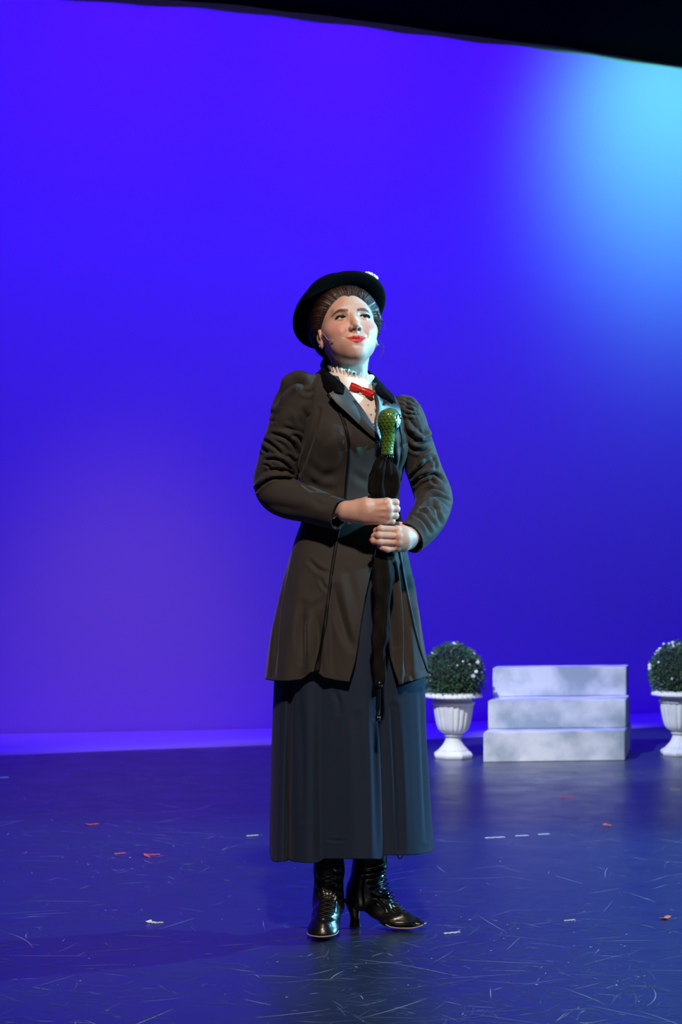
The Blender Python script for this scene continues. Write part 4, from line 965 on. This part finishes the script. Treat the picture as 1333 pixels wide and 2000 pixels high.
# ------------------------------------------------------------------ boots
def boot_mesh(kind):
    if kind == 0:      # her right boot, pointing at the audience
        v = Vol((-.11, 5.36, -.004), (.03, 5.74, .36), .0020)
        Wt = lambda px, py, t: W(px, py, t)
        v.chain([Wt(643, 1610, .035), Wt(643, 1640, .040), Wt(643, 1700, .045), Wt(642, 1740, .045), Wt(642, 1765, .050)], [.043, .041, .038, .036, .040], .02)
        v.ell(Wt(644, 1772, .030), (.036, .050, .036), .02)                      # heel cup
        v.chain([Wt(641, 1762, .060), Wt(637, 1792, .110), Wt(632, 1812, .150), Wt(630, 1818, .175)], [.036, .034, .031, .022], .02)
        v.ell(Wt(632, 1814, .140), (.0425, .050, .016), .015); v.ell(Wt(630.5, 1822, .170), (.037, .033, .011), .012)
        v.apply(lambda P: P[..., 2] - .004, (-.2, 5.3, -.02), (.1, 5.8, .012), .001, 'sub')
    else:
        v = Vol((.005, 5.46, -.004), (.28, 5.70, .36), .0020)
        Wt = lambda px, py, t: W(px, py, t)
        v.chain([Wt(723, 1610, .0), Wt(723, 1640, .0), Wt(723, 1685, .0), Wt(719, 1712, .0), Wt(714, 1735, .0)], [.046, .045, .043, .042, .043], .02)
        v.ell(Wt(705, 1745, -.002), (.040, .036, .046), .02); v.ell(Wt(700, 1757, -.002), (.030, .032, .026), .015)
        v.chain([Wt(717, 1738, .0), Wt(742, 1768, .012), Wt(768, 1787, .022), Wt(790, 1797, .028), Wt(814, 1801, .032)], [.042, .036, .0290, .0230, .0135], .015)
        v.ell(Wt(780, 1799.5, .026), (.052, .040, .0150), .012); v.ell(Wt(818, 1803, .032), (.022, .024, .0085), .008)
        v.apply(lambda P: P[..., 2] - .004, (-.1, 5.3, -.02), (.3, 5.8, .012), .001, 'sub')
    return v.mesh()
def recalc_normals(V, F):
    n = np.zeros_like(V); a = V[F[:, 0]]; fn = np.cross(V[F[:, 1]] - a, V[F[:, 3]] - a)
    for k in range(4): np.add.at(n, F[:, k], fn)
    return n / (np.linalg.norm(n, axis=1)[:, None] + 1e-12)
def boot(kind, st_):
    V, F = boot_mesh(kind); n = recalc_normals(V, F)
    if n[np.argmin(V[:, 1]), 1] > 0: n = -n
    V = strokes(V[None], n[None], st_)[0]
    o = mesh_from('boot', V, F, M['leather'], person)
    return o, BVHTree.FromPolygons([Vector(p) for p in V], [tuple(map(int, f)) for f in F])
b0, bv0 = boot(0, [V_([(652, 1700), (660, 1706), (670, 1702)], .005, 3), V_([(655, 1716), (664, 1722), (672, 1718)], .005, 3), V_([(616, 1712), (622, 1720), (630, 1722)], .004, 3), V_([(656, 1745), (663, 1750), (671, 1748)], .004, 3), V_([(616, 1735), (624, 1742), (628, 1750)], .003, 3), Rg([(656, 1700), (657, 1740), (656, 1780)], .003, 3), V_([(612, 1790), (630, 1797), (655, 1793)], .002, 3), V_([(640, 1690), (640, 1740), (638, 1785)], .002, 6)])
b1, bv1 = boot(1, [V_([(700, 1700), (722, 1702), (750, 1694)], .005, 3.2), V_([(712, 1709), (730, 1711), (752, 1706)], .005, 3.0), V_([(722, 1722), (740, 1724), (752, 1716)], .005, 3), V_([(726, 1733), (742, 1732), (758, 1728)], .004, 3), V_([(728, 1745), (748, 1752), (762, 1752)], .005, 3), V_([(735, 1757), (750, 1768), (756, 1778)], .005, 3), Rg([(738, 1728), (756, 1742), (764, 1768)], .003, 4), V_([(764, 1765), (770, 1775), (785, 1782)], .003, 2.6), V_([(708, 1715), (706, 1740), (708, 1765)], .002, 3)])
def slab_strip(name, pts, h_, w, m, parent, th=.0022):
    P = interp(pts, 60); mb = MB(); mb.tube([W(*p) for p in P], th * .75, 6); return mb.build(name, m, parent)
slab_strip('sole', [(600, 1822, .155), (605, 1826.5, .185), (618, 1829, .206), (632, 1829.5, .209), (648, 1827.5, .206), (658, 1823.5, .190), (662, 1817, .155)], 0, 0, M['sole'], b0)
slab_strip('sole', [(754, 1806, .058), (765, 1811, .066), (785, 1813, .070), (806, 1812.5, .066), (822, 1808.5, .058), (833, 1802.5, .038)], 0, 0, M['sole'], b1)
def heel(cx, cy0, cy1, t, wtop, wmid, wbot, parent):
    V = []; n, nc = 24, 24; A = np.linspace(0, 2 * np.pi, nc, endpoint=False)
    for k, s in enumerate(np.linspace(0, 1, n)):
        r = sm(s, [0, .25, .65, 1], [wtop, (wtop + wmid) / 2, wmid, wbot]); x, y, z = W(cx - 5 * (1 - s) * (1 - s), cy0 + (cy1 - cy0) * s, t)
        V += [[x + r * math.cos(a), y + r * .95 * math.sin(a), max(z, .001)] for a in A]
    F = [list(map(int, f)) for f in grid_faces(n, nc, True)] + [[(n - 1) * nc + j for j in range(nc)]]
    return mesh_from('heel', np.array(V), F, M['heel'], parent)
heel(694.5, 1757, 1809.8, 0, .026, .0125, .0165, b1); heel(645, 1766, 1813.5, -.028, .026, .0125, .0165, b0)
# laces
mb = MB()
for k in range(13):
    y = 1688 + k * 8.2; xc = 641 - max(0, k - 8) * .9; w = 11 + .25 * k
    for sx in (-1, 1):
        P = [on_coat(xc + sx * w * (1 - 2 * q), y + 7.5 * q, .0015 + .0012 * math.sin(q * 3.1), bv0, .09)[0] for q in np.linspace(0, 1, 8)]; mb.tube(P, .0011, 5)
mb.build('lace', M['lace'], b0)
mb = MB()
for k in range(13):
    q0 = k / 12; x = np.interp(q0, [0, .2, .5, .8, 1], [753, 754, 763, 781, 790]); y = np.interp(q0, [0, .2, .5, .8, 1], [1690, 1706, 1735, 1766, 1777])
    P = [on_coat(x - 9 * q, y + 6 * q - 2, .0018, bv1, .03)[0] for q in np.linspace(0, 1, 8)]; mb.tube(P, .0013, 5)
    P = [on_coat(x - 9 * q, y - 3 * q + 6, .0018, bv1, .03)[0] for q in np.linspace(0, 1, 8)]; mb.tube(P, .0013, 5)
    mb.ball(on_coat(x - 9, y + 4, .001, bv1, .03)[0], .0022, 5)
mb.build('lace', M['lace'], b1)

# ------------------------------------------------------------------ umbrella
um = empty('umbrella', tuple(W(739, 1408, .235)), 'furled black umbrella with green scaled bird-head handle, gripped upright in both hands', 'umbrella')
UA = [(762, 800, .190), (757, 888, .176), (757, 980, .165), (753, 1080, .168), (746, 1200, .205), (742.5, 1330, .238), (740.5, 1342, .240), (738.5, 1408, .244)]
UQ = np.array(UA)
def ua(py): return np.array([np.interp(py, UQ[:, 1], UQ[:, k]) for k in (0, 1, 2)])
# handle
nh_, ncc = 90, 72
prof = [(797, 2), (798.5, 9), (802, 14.5), (808, 18.5), (816, 20.2), (825, 20.2), (833, 18.4), (842, 15), (852, 12.2), (865, 10.6), (878, 10.2), (888, 10.4)]
HRr = np.array(prof)
def hprof(y): return np.interp(y, HRr[:, 0], HRr[:, 1]) * .0014
def hpt(y, a, lift=0): 
    c = ua(y); P = np.array(W(c[0] - .5, y, c[2])); r = hprof(y) + lift
    return P + np.array([r * math.sin(a), -r * math.cos(a), 0])
ys = np.concatenate([np.linspace(797, 806, 20), np.linspace(806, 888, nh_ - 20)[1:]]); ysm = np.array([[hpt(y, a) for a in np.linspace(0, 2 * np.pi, ncc, endpoint=False)] for y in ys])
hd = mesh_from('handle', ysm.reshape(-1, 3), grid_faces(len(ys), ncc, True), M['scale_gap'], um)
mb = MB(); row = 0; y = 799.0
while y < 884:
    r = hprof(y + 3); nsc = max(7, int(round(2 * math.pi * r / .0108))); hl = 9.4
    for k in range(nsc):
        a = 2 * math.pi * (k + .5 * (row % 2)) / nsc
        if .62 < a < 1.75 and y < 842: continue
        hw = math.pi / nsc * 1.12; V = []; 
        for i_, s in enumerate((0, .35, .65, .87, 1)):
            wid = [.9, 1, 1, .88, .45][i_]
            for q in (-1, -.5, 0, .5, 1): V.append(hpt(min(y + hl * s, 888), a + hw * wid * q, .0002 + .0030 * s ** .8 * (1 - .45 * q * q)))
        V = np.array(V); mb.add(V, grid_faces(5, 5))
    row += 1; y += 6.0
o = mb.build('scales', M['scale'], hd); tag(o, kind='stuff')
# eye on the bird head
def eye_disc(name, y0, a0, hy_, ha, lift, m, n=14):
    V = []
    for i_ in range(n):
        s = i_ / (n - 1)
        for k in range(28):
            th_ = 2 * math.pi * k / 28; V.append(hpt(y0 + hy_ * s * math.sin(th_), a0 + ha * s * math.cos(th_), lift * (1 - s ** 4) + .0006))
    return mesh_from(name, np.array(V), grid_faces(n, 28, True), m, hd)
eye_disc('eye_rim', 824.5, 1.10, 16.5, .50, .0020, M['black']); eye_disc('eye_white', 823.5, 1.09, 14.5, .43, .0036, M['enamel']); eye_disc('eye_pupil', 815, 1.16, 6.0, .24, .0052, M['black']); 
mb = MB(); mb.tube([hpt(826 + 4.5 * math.sin(q), 1.12 + .22 * math.cos(q), .0042) for q in np.linspace(.2, 2.6, 14)], .0007, 5); mb.build('eye_line', M['black'], hd)
mb = MB(); mb.ball(hpt(813, 1.08, .0066), .0010, 6); mb.build('eye_glint', M['enamel'], hd)
# beak tucked behind, against the coat
mb = MB(); bp_ = [hpt(812, 2.6, .000), hpt(818, 2.75, .010), hpt(828, 2.85, .014), hpt(838, 2.9, .010)]
mb.tube(bp_, [.012, .010, .007, .002], 12); mb.build('beak', M['black'], hd)
# ferrule crown of ribs
mb = MB()
for k in range(16):
    a = k * 2 * math.pi / 16; L = 8 if k % 2 else 11; mb.tube([hpt(887, a, .0012), hpt(888 , a, .0022) + np.array([0, 0, -L * .0007]), hpt(888, a, .0022) + np.array([0, 0, -L * .0014])], .0010, 6); mb.ball(hpt(887, a, .0020), .0016, 5)
mb.build('rib_tips', M['metal'], um).data.materials[0] = M['black']
mb = MB(); A = np.linspace(0, 2 * np.pi, 30); mb.tube([hpt(887, a, .0008) for a in A], .0012, 6); mb.build('ferrule', M['scale'], um)
# furled canopy: pleated cloth
CW = np.array([(886, 9), (895, 12), (905, 16), (915, 21), (927, 25), (950, 26), (962, 24.5), (972, 20), (980, 14), (990, 11), (1030, 11), (1075, 12), (1084, 15), (1110, 18.5), (1160, 17), (1220, 15), (1280, 11.5), (1325, 8.8), (1333, 8.4), (1337, 6)])
nr, nc = 260, 144; Gc = np.zeros((nr, nc, 3)); th = np.linspace(0, 2 * np.pi, nc, endpoint=False)
for i, py in enumerate(np.linspace(886, 1337, nr)):
    c = ua(py); w = np.interp(py, CW[:, 0], CW[:, 1]); off = np.interp(py, [886, 920, 968, 985, 1080, 1160, 1330], [-1, -6, -5, -3, -4, -1, 0])
    pl = 1 + np.interp(py, [886, 900, 960, 985, 1080, 1110, 1335], [.02, .17, .15, .04, .04, .08, .08]) * np.sin(th * 5 + py * .010 + .8 * np.sin(py * .03)) + np.interp(py, [886, 910, 960, 985], [.02, .10, .09, .02]) * np.sin(th * 12 + py * .03)
    r = w * .0014 * pl; dr = r * np.where(py < 975, .62, .70)
    P = np.array(W(c[0] + off, py, c[2])); Gc[i] = np.stack([P[0] + r * np.sin(th), P[1] - dr * np.cos(th), P[2] + 0 * th], -1)
Nc_ = normals_grid(Gc, True); Nc_ = Nc_ if Nc_[nr // 2, 0, 1] < 0 else -Nc_
Gc = cloth_noise(Gc, Nc_, .010, (16, 16, 14), 9); Gc = cloth_noise(Gc, Nc_, .005, (45, 45, 25), 4)
canopy = mesh_from('canopy', Gc.reshape(-1, 3), grid_faces(nr, nc, True), M['canopy'], um)
mb = MB(); mb.tube([W(*UA[5]), W(*UA[6])], .0095, 14); mb.build('tip_collar', M['shaft'], um)
mb = MB(); mb.tube([W(*UA[5]), W(*UA[6]), W(739.5, 1375, .242), W(*UA[7])], [.0060, .0058, .0055, .0052], 14); mb.build('tip_rod', M['shaft'], um)
mb = MB(); mb.tube([W(738.9, 1398, .2435), W(738.4, 1409, .244)], .0064, 14); mb.build('tip_cap', M['shaft'], um)
